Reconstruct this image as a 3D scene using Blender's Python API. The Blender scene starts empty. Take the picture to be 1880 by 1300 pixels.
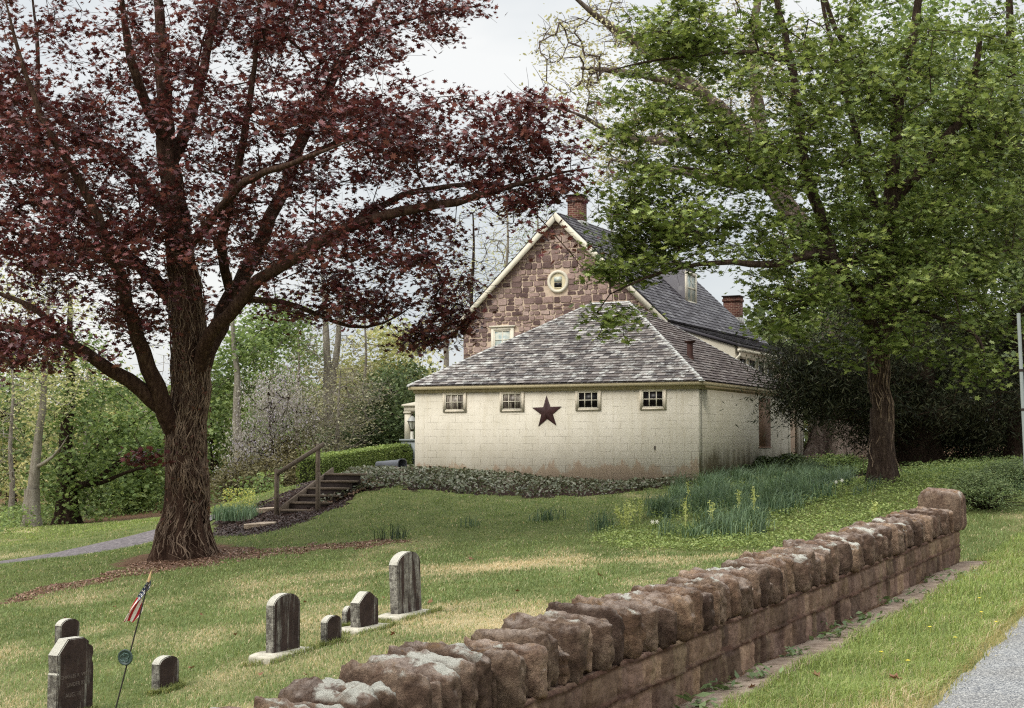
import bpy, bmesh, math, random
import numpy as np
from mathutils import Vector, Matrix
R = math.radians
# ------------------------------------------------------------------ camera, world, sun
SC = bpy.context.scene
COL = SC.collection
F = 2700.0; CX = 940.0; CY = 650.0
TH = math.atan(163.0 / F)
CT, ST = math.cos(TH), math.sin(TH)
CZ = 1.65
cam_d = bpy.data.cameras.new('camera'); cam = bpy.data.objects.new('camera', cam_d); COL.objects.link(cam)
cam.location = (0, 0, CZ); cam.rotation_euler = (math.pi / 2 + TH, 0, 0)
cam_d.sensor_width = 36; cam_d.lens = 36 * F / 1880; cam_d.clip_end = 2000; cam_d.clip_start = .05
SC.camera = cam
SUN_EL, SUN_AZ = R(46), R(-128)      # azimuth clockwise from +Y: behind and left of the camera
w = bpy.data.worlds.new('World'); SC.world = w; w.use_nodes = True
nt = w.node_tree; nt.nodes.clear()
sky = nt.nodes.new('ShaderNodeTexSky'); sky.sky_type = 'NISHITA'; sky.sun_disc = False
sky.sun_elevation = SUN_EL; sky.sun_rotation = SUN_AZ; sky.air_density = 1.2; sky.dust_density = 3
tc = nt.nodes.new('ShaderNodeTexCoord'); mp = nt.nodes.new('ShaderNodeMapping'); mp.inputs['Scale'].default_value = (1, 1, 2.6)
nz = nt.nodes.new('ShaderNodeTexNoise'); nz.inputs['Scale'].default_value = 2.6; nz.inputs['Detail'].default_value = 5; nz.inputs['Roughness'].default_value = .5
rp = nt.nodes.new('ShaderNodeValToRGB'); rp.color_ramp.elements[0].position = .40; rp.color_ramp.elements[0].color = (.64, .68, .71, 1)
rp.color_ramp.elements[1].position = .60; rp.color_ramp.elements[1].color = (.90, .90, .88, 1)
sc_ = nt.nodes.new('ShaderNodeMix'); sc_.data_type = 'RGBA'; sc_.blend_type = 'MULTIPLY'; sc_.inputs[0].default_value = 1; sc_.inputs[7].default_value = (8, 8, 8, 1)
mx = nt.nodes.new('ShaderNodeMix'); mx.data_type = 'RGBA'; mx.inputs[0].default_value = .88
bg = nt.nodes.new('ShaderNodeBackground'); bg.inputs[1].default_value = .115; wo = nt.nodes.new('ShaderNodeOutputWorld')
L = nt.links.new
L(tc.outputs['Generated'], mp.inputs[0]); L(mp.outputs[0], nz.inputs['Vector']); L(nz.outputs[0], rp.inputs[0]); L(rp.outputs[0], sc_.inputs[6])
sx = nt.nodes.new('ShaderNodeSeparateXYZ'); mr = nt.nodes.new('ShaderNodeMapRange'); mr.interpolation_type = 'SMOOTHSTEP'      # overcast sky: brighter overhead
for k_, v_ in ((1, .28), (2, .85), (3, 7.9), (4, 22.5)): mr.inputs[k_].default_value = v_
L(tc.outputs['Generated'], sx.inputs[0]); L(sx.outputs[2], mr.inputs[0]); cb = nt.nodes.new('ShaderNodeCombineColor'); [L(mr.outputs[0], cb.inputs[k_]) for k_ in range(3)]; L(cb.outputs[0], sc_.inputs[7])
L(sky.outputs[0], mx.inputs[6]); L(sc_.outputs[2], mx.inputs[7]); L(mx.outputs[2], bg.inputs[0]); L(bg.outputs[0], wo.inputs[0])
sd = bpy.data.lights.new('sun', 'SUN'); sd.energy = 1.6; sd.angle = R(18); sd.color = (1, .95, .86)
so = bpy.data.objects.new('sun', sd); COL.objects.link(so)
sv = Vector((math.sin(SUN_AZ) * math.cos(SUN_EL), math.cos(SUN_AZ) * math.cos(SUN_EL), math.sin(SUN_EL)))
so.rotation_euler = sv.to_track_quat('Z', 'Y').to_euler(); so.location = sv * 60
SC.view_settings.view_transform = 'Standard'; SC.view_settings.look = 'None'; SC.view_settings.gamma = 1
SC.view_settings.exposure = 0.33
SC.cycles.max_bounces = 6; SC.cycles.diffuse_bounces = 3; SC.cycles.transmission_bounces = 4; SC.cycles.use_denoising = False; SC.cycles.pixel_filter_type = 'BLACKMAN_HARRIS'; SC.cycles.filter_width = 1.2; SC.cycles.sample_clamp_indirect = 4
SC.cycles.caustics_reflective = False; SC.cycles.caustics_refractive = False

# ------------------------------------------------------------------ helpers
def Wp(px, py, Y):
    """point at depth Y (metres along +Y) seen at pixel px, py of the 1880x1300 photograph"""
    u = (px - CX) / F; v = (CY - py) / F
    dy = CT - v * ST; dz = ST + v * CT
    return np.array([u / dy * Y, Y, CZ + dz / dy * Y])
def proj(x, y, z):
    zc = z - CZ; dep = y * CT + zc * ST; up = -y * ST + zc * CT
    return CX + F * x / dep, CY - F * up / dep
def S(r, g, b):
    f = lambda c: (c / 12.92 if c <= .04045 else ((c + .055) / 1.055) ** 2.4)
    return (f(r / 255), f(g / 255), f(b / 255), 1)
def h3(i, j, k):
    n = (i.astype(np.int64) * 73856093) ^ (j.astype(np.int64) * 19349663) ^ (k.astype(np.int64) * 83492791)
    n = (n ^ (n >> 13)) * 1274126177; n = n & 0xffffffff; n = (n ^ (n >> 16)) & 0xffffff
    return n / float(0xffffff)
def vn(x, y, z=0.0, seed=0):
    x = np.asarray(x, float); y = np.asarray(y, float); z = np.asarray(z, float) + seed * 17.31
    x, y, z = np.broadcast_arrays(x, y, z)
    xi, yi, zi = np.floor(x), np.floor(y), np.floor(z); xf, yf, zf = x - xi, y - yi, z - zi
    s = lambda t: t * t * (3 - 2 * t); xf, yf, zf = s(xf), s(yf), s(zf); r = 0
    for a in (0, 1):
        for b in (0, 1):
            for c in (0, 1):
                wgt = (xf if a else 1 - xf) * (yf if b else 1 - yf) * (zf if c else 1 - zf)
                r = r + wgt * h3(xi + a, yi + b, zi + c)
    return r
def fbm(x, y, z=0.0, o=4, seed=0):
    r = 0; a = .5; f = 1.0; t = 0
    for i in range(o):
        r = r + a * vn(np.asarray(x) * f, np.asarray(y) * f, np.asarray(z) * f, seed + i); t += a; a *= .5; f *= 2.03
    return r / t
def inpoly(px, py, poly):
    px = np.asarray(px); py = np.asarray(py); c = np.zeros(px.shape, bool); n = len(poly)
    for i in range(n):
        x1, y1 = poly[i]; x2, y2 = poly[(i + 1) % n]
        if y1 == y2: continue
        c ^= ((y1 > py) != (y2 > py)) & (px < (x2 - x1) * (py - y1) / (y2 - y1) + x1)
    return c
def segd(x, y, pts):
    d = np.full(np.shape(x), 1e9)
    for (ax, ay), (bx, by) in zip(pts[:-1], pts[1:]):
        vx, vy = bx - ax, by - ay; t = np.clip(((x - ax) * vx + (y - ay) * vy) / (vx * vx + vy * vy + 1e-9), 0, 1)
        d = np.minimum(d, np.hypot(x - ax - t * vx, y - ay - t * vy))
    return d
def sstep(a, b, x):
    t = np.clip((x - a) / (b - a), 0, 1); return t * t * (3 - 2 * t)

class Geo:
    """collects vertices and faces (tri/quad/ngon) and builds one mesh"""
    def __init__(s): s.V = []; s.n = 0; s.L = []; s.C = []; s.MI = []; s.col = []
    def add(s, V, Fc, mi=0, col=None):
        V = np.asarray(V, float).reshape(-1, 3); Fc = np.asarray(Fc, np.int64)
        if len(Fc) == 0: return
        s.V.append(V); s.L.append((Fc + s.n).ravel()); s.C.append(np.full(len(Fc), Fc.shape[1])); s.MI.append(np.broadcast_to(np.asarray(mi), (len(Fc),)))
        if col is not None: s.col.append(np.broadcast_to(np.asarray(col, float), (len(V), 3)))
        s.n += len(V)
    def box(s, c, d, rz=0, mi=0, rx=0):
        c = np.asarray(c, float); x, y, z = np.asarray(d, float) / 2
        V = np.array([[a * x, b * y, e * z] for a in (-1, 1) for b in (-1, 1) for e in (-1, 1)])
        if rx: V = V @ np.array([[1, 0, 0], [0, math.cos(rx), math.sin(rx)], [0, -math.sin(rx), math.cos(rx)]])
        if rz: V = V @ np.array([[math.cos(rz), math.sin(rz), 0], [-math.sin(rz), math.cos(rz), 0], [0, 0, 1]])
        s.add(V + c, [[0, 1, 3, 2], [4, 6, 7, 5], [0, 4, 5, 1], [2, 3, 7, 6], [0, 2, 6, 4], [1, 5, 7, 3]], mi)
    def bx(s, x0, x1, y0, y1, z0, z1, mi=0): s.box(((x0 + x1) / 2, (y0 + y1) / 2, (z0 + z1) / 2), (abs(x1 - x0), abs(y1 - y0), abs(z1 - z0)), 0, mi)
    def tube(s, P, r, k=6, mi=0, cap=True):
        P = np.asarray(P, float); n = len(P); r = np.broadcast_to(np.asarray(r, float), (n,))
        T = np.gradient(P, axis=0); T /= np.linalg.norm(T, axis=1)[:, None] + 1e-9
        ref = np.array([0, 0, 1.0]) if abs(T[0, 2]) < .9 else np.array([1.0, 0, 0])
        U = np.cross(T, ref); U /= np.linalg.norm(U, axis=1)[:, None] + 1e-9; B = np.cross(T, U)
        a = np.arange(k) * 2 * math.pi / k
        V = P[:, None] + r[:, None, None] * (np.cos(a)[None, :, None] * U[:, None] + np.sin(a)[None, :, None] * B[:, None])
        i = np.arange(n - 1)[:, None] * k; j = np.arange(k)[None]; j2 = (j + 1) % k
        Fc = np.stack([i + j, i + j2, i + k + j2, i + k + j], -1).reshape(-1, 4)
        s.add(V.reshape(-1, 3), Fc[:, ::-1], mi)
        if cap and k <= 12:
            s.add(V[-1], [list(range(k))], mi); s.add(V[0], [list(range(k))[::-1]], mi)
    def build(s, name, mats, parent=None, smooth=False, loc=None):
        me = bpy.data.meshes.new(name)
        V = np.concatenate(s.V); Lo = np.concatenate(s.L); C = np.concatenate(s.C); MI = np.concatenate(s.MI)
        me.vertices.add(len(V)); me.vertices.foreach_set('co', V.astype(np.float32).ravel())
        me.loops.add(len(Lo)); me.loops.foreach_set('vertex_index', Lo.astype(np.int32))
        me.polygons.add(len(C)); st = np.concatenate([[0], np.cumsum(C)[:-1]])
        me.polygons.foreach_set('loop_start', st.astype(np.int32)); me.polygons.foreach_set('loop_total', C.astype(np.int32))
        me.polygons.foreach_set('material_index', MI.astype(np.int32))
        if smooth: me.polygons.foreach_set('use_smooth', np.ones(len(C), bool))
        me.update(calc_edges=True)
        if s.col:
            a = me.color_attributes.new('col', 'FLOAT_COLOR', 'POINT'); cc = np.concatenate(s.col)
            a.data.foreach_set('color', np.concatenate([cc, np.ones((len(cc), 1))], 1).astype(np.float32).ravel())
        for m in (mats if isinstance(mats, (list, tuple)) else [mats]): me.materials.append(m)
        o = bpy.data.objects.new(name, me); COL.objects.link(o)
        if parent is not None: o.parent = parent
        if loc is not None: o.location = loc
        return o
def tag(o, label=None, cat=None, group=None, kind=None):
    if label: o['label'] = label
    if cat: o['category'] = cat
    if group: o['group'] = group
    if kind: o['kind'] = kind
    return o
def empty(name, loc, label, cat, group=None, rz=0):
    o = bpy.data.objects.new(name, None); COL.objects.link(o); o.location = loc; o.rotation_euler = (0, 0, rz); o.empty_display_size = .2
    return tag(o, label, cat, group)
def bake_origin(o, loc):
    """move a world-space mesh object so that its origin is at loc"""
    loc = Vector(loc); o.data.transform(Matrix.Translation(-loc)); o.location = loc
def rel(root, o):
    """parent o (mesh in world coordinates) to an unrotated root"""
    o.data.transform(Matrix.Translation(-Vector(root.location))); o.parent = root; return o
def copy_tree(o, parent=None):
    c = o.copy(); COL.objects.link(c)
    if parent is not None: c.parent = parent
    for ch in list(o.children): copy_tree(ch, c)
    return c

class N:
    """small node-material builder"""
    def __init__(s, name):
        s.m = bpy.data.materials.new(name); s.m.use_nodes = True; s.t = s.m.node_tree; s.t.nodes.clear()
        s.o = s.t.nodes.new('ShaderNodeOutputMaterial'); s.tc = None
    def n(s, ty, attrs=None, **inp):
        nd = s.t.nodes.new(ty)
        for k, v in (attrs or {}).items(): setattr(nd, k, v)
        for k, v in inp.items(): s.set(nd.inputs[k.replace('_', ' ')], v)
        return nd
    def set(s, sock, v):
        if isinstance(v, bpy.types.NodeSocket): s.t.links.new(v, sock)
        else: sock.default_value = v
    def obj(s):
        if s.tc is None: s.tc = s.n('ShaderNodeTexCoord')
        return s.tc.outputs['Object']
    def map(s, scale=(1, 1, 1), rot=(0, 0, 0), loc=(0, 0, 0), vec=None):
        return s.n('ShaderNodeMapping', Vector=vec or s.obj(), Scale=scale, Rotation=rot, Location=loc).outputs[0]
    def noise(s, scale, detail=4, rough=.6, vec=None, dist=0):
        return s.n('ShaderNodeTexNoise', Vector=vec or s.obj(), Scale=scale, Detail=detail, Roughness=rough, Distortion=dist).outputs[0]
    def vor(s, scale, feat='F1', vec=None, out=0, rnd=1):
        nd = s.n('ShaderNodeTexVoronoi', {'feature': feat}, Vector=vec or s.obj(), Scale=scale, Randomness=rnd); return nd.outputs[out]
    def ramp(s, fac, stops):
        nd = s.n('ShaderNodeValToRGB', Fac=fac); e = nd.color_ramp.elements
        while len(e) < len(stops): e.new(.5)
        for i, (p, c) in enumerate(stops):
            e[i].position = p; e[i].color = c if hasattr(c, '__len__') else (c, c, c, 1)
        return nd.outputs[0]
    def mix(s, f, a, b, mode='MIX'):
        nd = s.n('ShaderNodeMix', {'data_type': 'RGBA', 'blend_type': mode}); s.set(nd.inputs[0], f); s.set(nd.inputs[6], a); s.set(nd.inputs[7], b); return nd.outputs[2]
    def math(s, op, a, b=0.0, c=0.0):
        nd = s.n('ShaderNodeMath', {'operation': op}); s.set(nd.inputs[0], a); s.set(nd.inputs[1], b); s.set(nd.inputs[2], c); return nd.outputs[0]
    def rand(s): return s.n('ShaderNodeNewGeometry').outputs['Random Per Island']
    def attr(s, nm='col'): return s.n('ShaderNodeAttribute', {'attribute_name': nm}).outputs['Color']
    def xyz(s, v=None):
        nd = s.n('ShaderNodeSeparateXYZ', Vector=v or s.obj()); return nd.outputs
    def bump(s, h, dist=.02, st=1.0):
        return s.n('ShaderNodeBump', Height=h, Distance=dist, Strength=st).outputs[0]
    def fin(s, col, rough=.8, nor=None, spec=.3, metal=0, transl=0, tcol=None):
        p = s.n('ShaderNodeBsdfPrincipled', Base_Color=col, Roughness=rough, Metallic=metal); p.inputs['Specular IOR Level'].default_value = spec
        if nor is not None: s.set(p.inputs['Normal'], nor)
        out = p.outputs[0]
        if transl:
            t = s.n('ShaderNodeBsdfTranslucent', Color=tcol if tcol is not None else col); mx = s.n('ShaderNodeMixShader'); s.set(mx.inputs[0], transl)
            s.set(mx.inputs[1], out); s.set(mx.inputs[2], t.outputs[0]); out = mx.outputs[0]
        s.t.links.new(out, s.o.inputs[0]); return s.m
def simple(name, c, rough=.7, var=.15, sc=6, spec=.3, metal=0, bump=0):
    n = N(name); k = n.noise(sc, 5); c2 = tuple(v * (1 - var) for v in c[:3]) + (1,); c3 = tuple(min(1, v * (1 + var)) for v in c[:3]) + (1,)
    col = n.ramp(k, [(.3, c2), (.7, c3)])
    return n.fin(col, rough, n.bump(n.noise(sc * 6, 4), bump) if bump else None, spec, metal)
LB, LD = 1.4, .14
def leafmat(name, cols, transl=.35, rough=.55, spec=.25, tboost=1.4, big=.6):
    cols = [tuple(min(.9, LB * (LD * (.3 * c[0] + .59 * c[1] + .11 * c[2]) + (1 - LD) * c[k])) for k in range(3)) + (1,) for c in cols]
    n = N(name); r = n.rand(); col = n.ramp(r, [(i / (len(cols) - 1), c) for i, c in enumerate(cols)])
    g = n.noise(big, 2); col = n.mix(.5, col, n.ramp(g, [(.3, (.55, .55, .55, 1)), (.7, (1.35, 1.35, 1.35, 1))]), 'MULTIPLY') if big else col
    tc = n.mix(1, col, (tboost * 1.05, tboost, tboost * .8, 1), 'MULTIPLY')
    return n.fin(col, rough, None, spec, 0, transl, tc)
# ------------------------------------------------------------------ terrain
CTRL = []
def cpt(px, py, Y): p = Wp(px, py, Y); CTRL.append((p[0], p[1], p[2]))
for a in [(1240, 1299, 9.93), (1752, 1036, 19.66), (750, 1138, 17.5), (520, 1210, 15), (128, 1322, 13), (305, 1274, 14.1), (610, 1187, 15.6), (126, 1216, 16.8),
          (335, 1022, 29.3), (400, 1120, 20.5), (720, 992, 29.8), (950, 915, 37), (765, 868, 43), (1282, 888, 39.2), (1449, 844, 47.7), (545, 942, 35), (632, 880, 37.6),
          (430, 985, 32), (600, 950, 33.5), (440, 928, 46), (480, 915, 52), (0, 1040, 31), (280, 995, 36.5), (0, 972, 46), (200, 957, 50), (300, 936, 56), (0, 940, 70), (400, 905, 80),
          (1620, 884, 30), (1400, 1000, 25.3), (1800, 1030, 20.5), (1880, 932, 27), (1750, 862, 36), (1600, 838, 55), (1700, 1300, 9.1), (1880, 1115, 14.7), (1130, 990, 28), (1500, 905, 33),
          (1000, 1040, 23), (1300, 885, 42.5), (690, 868, 43), (650, 860, 52), (1060, 1130, 16.2)]: cpt(*a)
for x, y, z in [(-1.1, 5.6, -1.86), (-8, 4, -2.5), (-60, 60, -4), (-40, 25, -3.8), (-20, 5, -3), (60, 60, .6), (30, 18, -1.2), (0, 140, -1), (-110, 200, -3), (110, 200, 1.5), (0, -12, -1.7),
                (-20, -12, -2.4), (20, -12, -1.55), (4, 4, -1.62), (8, 9, -1.55), (-10, 18, -2.85), (-12, 25, -2.85), (-3, 9, -2.15)]: CTRL.append((x, y, z + CZ))
CTRL = np.array(CTRL)
def _k(r): return np.where(r > 0, r * r * np.log(r + 1e-9), 0)
_d = np.hypot(CTRL[:, None, 0] - CTRL[None, :, 0], CTRL[:, None, 1] - CTRL[None, :, 1]) / 10
_A = np.zeros((len(CTRL) + 3,) * 2); NC = len(CTRL)
_A[:NC, :NC] = _k(_d) + np.eye(NC) * .0008; _A[:NC, NC] = 1; _A[:NC, NC + 1:] = CTRL[:, :2] / 10; _A[NC:, :NC] = _A[:NC, NC:].T
_c = np.linalg.solve(_A, np.concatenate([CTRL[:, 2], [0, 0, 0]]))
def H(x, y):
    x = np.asarray(x, float); y = np.asarray(y, float); sh = np.broadcast(x, y).shape; x = np.broadcast_to(x, sh).ravel(); y = np.broadcast_to(y, sh).ravel()
    xc = np.clip(x, -120, 120); yc = np.clip(y, -20, 210); out = np.empty(len(x))
    for i in range(0, len(x), 20000):
        s = slice(i, i + 20000); r = np.hypot(xc[s, None] - CTRL[:, 0], yc[s, None] - CTRL[:, 1]) / 10
        out[s] = _k(r) @ _c[:NC] + _c[NC] + _c[NC + 1] * xc[s] / 10 + _c[NC + 2] * yc[s] / 10
    out += .035 * (fbm(x * .7, y * .7, 0, 3, 5) - .5)
    return out.reshape(sh)
def Hs(x, y): return float(H(np.array([x]), np.array([y]))[0])
def G3(px, py, lo=5.0, hi=120.0):
    """world point where the sight line through px,py meets the ground"""
    Y = np.linspace(lo, hi, 1500); u = (px - CX) / F; v = (CY - py) / F; dy = CT - v * ST
    X = u / dy * Y; Z = CZ + (ST + v * CT) / dy * Y; g = Z - H(X, Y); i = np.where(g < 0)[0]
    i = i[0] if len(i) else len(Y) - 1
    return np.array([X[i], Y[i], Hs(X[i], Y[i])])

WD = np.array([.443, .8965]); WN = np.array([.8965, -.443]); W0 = np.array([1.10, 9.93])
def wallcoord(x, y): return (x - W0[0]) * WD[0] + (y - W0[1]) * WD[1], (x - W0[0]) * WN[0] + (y - W0[1]) * WN[1]
AL = R(25.5); EX = np.array([math.cos(AL), -math.sin(AL)]); EY = np.array([math.sin(AL), math.cos(AL)]); C0 = np.array([4.97, 39.2])
def shedcoord(x, y): return (x - C0[0]) * EX[0] + (y - C0[1]) * EX[1], (x - C0[0]) * EY[0] + (y - C0[1]) * EY[1]
def g2(px, py): p = G3(px, py); return (p[0], p[1])
DRIVE = [(-25, 26), g2(0, 1036), g2(120, 1020), g2(210, 1001), g2(300, 978), g2(345, 968), g2(395, 957)]
MULCH = [(388, 985), (470, 985), (560, 955), (640, 925), (660, 880), (590, 868), (520, 905), (470, 925), (395, 962)]
DIRT = [(0, 1104), (60, 1082), (180, 1056), (290, 1022), (300, 1008), (400, 1006), (520, 1005), (720, 990), (770, 993), (700, 1000), (560, 1012), (450, 1024), (360, 1042), (240, 1058), (150, 1078), (60, 1098), (0, 1112)]
IVY = [(590, 905), (640, 872), (700, 858), (765, 862), (800, 868), (1000, 872), (1240, 884), (1285, 890), (1180, 898), (1090, 910), (960, 916), (880, 910), (810, 900), (700, 897), (640, 912), (590, 932)]
DAFF = [(1205, 985), (1195, 950), (1200, 925), (1240, 900), (1275, 890), (1360, 868), (1480, 868), (1548, 880), (1545, 912), (1440, 945), (1390, 985), (1300, 992), (1240, 988)]
COVER = [(1080, 998), (1120, 975), (1300, 960), (1390, 955), (1450, 930), (1560, 890), (1700, 862), (1900, 850), (1900, 925), (1780, 938), (1740, 925), (1560, 985), (1480, 1000), (1330, 1012), (1180, 1010)]
SHRUBB = [(1300, 880), (1340, 845), (1460, 832), (1600, 836), (1600, 862), (1480, 868), (1360, 880)]
def jit(px, py, x, y, a=1.0):
    return px + a * 26 * (fbm(x * 2.2, y * 2.2, 0, 3, 11) - .5), py + a * 16 * (fbm(x * 2.2, y * 2.2, 3, 3, 12) - .5)
def dryness(x, y):
    n = fbm(x * .55 + 3, y * .38, 0, 4, 21); b = sstep(20, 12, y) * .12 + sstep(12, 8, y) * .03
    b = b - .16 * sstep(24, 30, y); far = np.where((y > 38) & (x < -6), .06, 0)
    s, o = wallcoord(x, y)
    return np.clip((n + b + far - .50) * 3.6 + np.where((o > 1.1) & (o < 1.75), .15, 0), 0, 1) * np.where((o > .1) & (o < 1.3), .3, 1)
xs = np.concatenate([-np.geomspace(15, 400, 40)[::-1], np.arange(-14.85, 15, .15), np.geomspace(15, 400, 40)])
ys = np.concatenate([np.linspace(-60, 2.8, 22), np.arange(3, 56, .15), np.geomspace(56, 900, 60)])
GX, GY = np.meshgrid(xs, ys); GZ = H(GX, GY)
far = sstep(150, 300, GY); GZ = GZ * (1 - far) + far * (CZ - .6)
nx, ny = len(xs), len(ys); ii = np.arange(ny - 1)[:, None] * nx + np.arange(nx - 1)[None]
TF = np.stack([ii, ii + 1, ii + nx + 1, ii + nx], -1).reshape(-1, 4)
PX, PY = proj(GX, GY, GZ); ok = GY > 4; jx, jy = jit(PX, PY, GX, GY, 1.5)
sw, ow = wallcoord(GX, GY)
dirt = (inpoly(jx, jy, DIRT) & ok).astype(float)
tree_xy = Wp(338, 1022, 29.3)[:2]
dirt = np.maximum(dirt, sstep(1.7, .9, np.hypot(GX - tree_xy[0], (GY - tree_xy[1]) * .8) + .8 * (fbm(GX * 2, GY * 2, 0, 3, 8) - .5)))
dirt = np.maximum(dirt, sstep(.42, .34, ow + .1 * (fbm(GX * 3, GY * 3, 0, 2, 4) - .5)) * sstep(-.1, 0, ow) * (sw < 11.6) * (sw > -7))
dirt = np.maximum(dirt, sstep(.5, .25, segd(GX, GY, [tuple(W0 + WD * 11.2 + WN * .1), tuple(W0 + WD * 12.6 + WN * .5), tuple(W0 + WD * 15 + WN * 1.3)]) + .25 * (fbm(GX * 3, GY * 3, 0, 3, 9) - .5)))
mulch = (inpoly(jx, jy, MULCH) & ok & (GY > 28) & (GY < 50)).astype(float)
ivym = ((inpoly(jx, jy, IVY) | inpoly(jx, jy, SHRUBB)) & ok & (GY > 28) & (GY < 60)).astype(float)
woods = sstep(0, 3, GY - np.where(GX < -3, 47 + (GX + 16) * .35, 60)) * (GX < 3) + (sstep(34, 37, GY) * (GX > 7.4))
sand = ((PY > 968) & (PY < 978) & (PX < 70) & (GY > 40)).astype(float)
T = Geo(); T.add(np.stack([GX, GY, GZ], -1).reshape(-1, 3), TF)
T.col.append(np.stack([np.clip(dirt + .8 * np.clip(woods, 0, 1), 0, 1), np.clip(mulch + ivym * .8, 0, 1), np.clip(dryness(GX, GY) + sand, 0, 1)], -1).reshape(-1, 3))
n = N('lawn_soil'); a = n.n('ShaderNodeSeparateColor', Color=n.attr()); e = n.noise(5, 4); f = n.noise(28, 4)
gr = n.ramp(n.noise(1.3, 5, .7), [(.3, S(88, 98, 54)), (.5, S(110, 118, 70)), (.72, S(134, 134, 86))]); gr = n.mix(n.math('MULTIPLY', f, .55), gr, S(74, 80, 44), 'MIX')
gr = n.mix(n.math('MULTIPLY', a.outputs[2], .85), gr, S(192, 176, 138))
dt = n.ramp(n.noise(14, 6, .7), [(.3, S(78, 54, 44)), (.55, S(118, 88, 72)), (.75, S(160, 134, 112))])
md = n.math('SMOOTHSTEP', n.math('ADD', a.outputs[0], n.math('MULTIPLY', n.math('SUBTRACT', e, .5), .7)), .0, 1) if False else n.ramp(n.math('ADD', a.outputs[0], n.math('MULTIPLY', n.math('SUBTRACT', e, .5), .9)), [(.4, 0.0), (.7, .9)])
c = n.mix(md, gr, dt)
mm = n.ramp(n.math('ADD', a.outputs[1], n.math('MULTIPLY', n.math('SUBTRACT', e, .5), .6)), [(.4, 0.0), (.6, 1.0)])
c = n.mix(mm, c, n.ramp(n.noise(22, 4, .7), [(.3, S(30, 22, 20)), (.6, S(62, 46, 40)), (.8, S(96, 74, 62))]))
mat_lawn = n.fin(c, .95, n.bump(n.noise(24, 6, .7), .05), .1)
tag(T.build('lawn', mat_lawn, smooth=True), kind='structure')

def strip(name, pts, w0, w1, mat, dz=.02, step=.25, n_w=10, edge=.12, seed=0):
    """a surface sheet draped over the ground along a polyline; w0/w1 offsets left and right"""
    P = np.array(pts, float); d = np.concatenate([[0], np.cumsum(np.hypot(*np.diff(P, axis=0).T))]); s = np.arange(0, d[-1], step)
    cx = np.interp(s, d, P[:, 0]); cy = np.interp(s, d, P[:, 1])
    if len(P) > 2:
        k = max(3, int(1.2 / step)) | 1; pad = lambda q: np.convolve(np.pad(q, k // 2, mode='edge'), np.ones(k) / k, 'valid'); cx, cy = pad(cx), pad(cy)
    tx, ty = np.gradient(cx), np.gradient(cy); l = np.hypot(tx, ty); nxx, nyy = ty / l, -tx / l
    t = np.linspace(0, 1, n_w); o0 = w0 + edge * (fbm(s * 1.7, s * 0, 0, 3, seed) - .5) * 2; o1 = w1 + edge * (fbm(s * 1.7, s * 0 + 5, 0, 3, seed) - .5) * 2
    off = o0[:, None] * (1 - t) + o1[:, None] * t
    X = cx[:, None] + nxx[:, None] * off; Y = cy[:, None] + nyy[:, None] * off; Z = H(X, Y) + dz
    Z[:, 0] -= .05; Z[:, -1] -= .05
    g = Geo(); a, b = X.shape; i = np.arange(a - 1)[:, None] * b + np.arange(b - 1)[None]
    g.add(np.stack([X, Y, Z], -1).reshape(-1, 3), np.stack([i, i + 1, i + b + 1, i + b], -1).reshape(-1, 4))
    return tag(g.build(name, mat, smooth=True), kind='structure')
n = N('road_chippings'); v = n.vor(115, out=1); k = n.ramp(n.n('ShaderNodeSeparateColor', Color=v).outputs[0], [(0, S(70, 74, 80)), (.35, S(128, 130, 134)), (.7, S(164, 164, 162)), (1, S(222, 220, 214))])
k = n.mix(n.ramp(n.noise(1.2, 4), [(.4, 0.0), (.8, .4)]), k, S(120, 112, 100)); mat_road = n.fin(k, .85, n.bump(n.vor(115), .012), .2)
n = N('drive_gravel'); k = n.ramp(n.noise(9, 7, .75, n.map((1, 1, 1))), [(.3, S(74, 70, 72)), (.5, S(112, 106, 108)), (.7, S(150, 142, 140))]); mat_drive = n.fin(k, .95, n.bump(n.noise(30, 5), .03), .1)
RD0 = W0 + WN * 1.53; RDD = WD - WN * .028
n = N('foot_strip_soil'); mat_foot = n.fin(n.ramp(n.noise(7, 7, .75), [(.3, S(96, 80, 68)), (.5, S(136, 120, 106)), (.7, S(166, 152, 136))]), .95, n.bump(n.noise(16, 5), .03), .1)
strip('footing_strip', [tuple(W0 - WD * 6 + WN * .0), tuple(W0 + WD * 11.3)], .0, .40, mat_foot, .025, .15, 8, .10, 9)
strip('road', [tuple(RD0 - RDD * 16), tuple(RD0 + RDD * 60)], 0, 5.6, mat_road, .02, .2, 24, .09, 3)
strip('driveway', DRIVE, -1.2, 1.2, mat_drive, .03, .25, 9, .12, 5)

# ------------------------------------------------------------------ roadside stone wall
def zb(s): return CZ - 1.79 + .0157 * s
n = N('red_sandstone'); o = n.obj(); b = n.ramp(n.noise(3.2, 6, .7), [(.3, S(84, 68, 60)), (.46, S(126, 106, 93)), (.6, S(164, 144, 127)), (.75, S(192, 174, 158))])
b = n.mix(1, b, n.ramp(n.rand(), [(0, (.6, .56, .55, 1)), (.35, (.85, .8, .74, 1)), (.6, (1.05, 1.0, .95, 1)), (.8, (1.25, 1.12, .95, 1)), (1, (1.4, 1.3, 1.22, 1))]), 'MULTIPLY')
b = n.mix(n.ramp(n.noise(24, 6, .8), [(.42, 0.0), (.62, .62)]), b, S(66, 53, 47))
up = n.xyz(n.n('ShaderNodeNewGeometry').outputs['Normal'])[2]; upm = n.ramp(up, [(.25, 0.0), (.7, 1.0)])
li = n.math('MULTIPLY', n.ramp(n.noise(2.6, 5, .65, n.map((1, 1, 1), loc=(5, 3, 1))), [(.57, 0.0), (.61, 1.0)]), upm)
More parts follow.
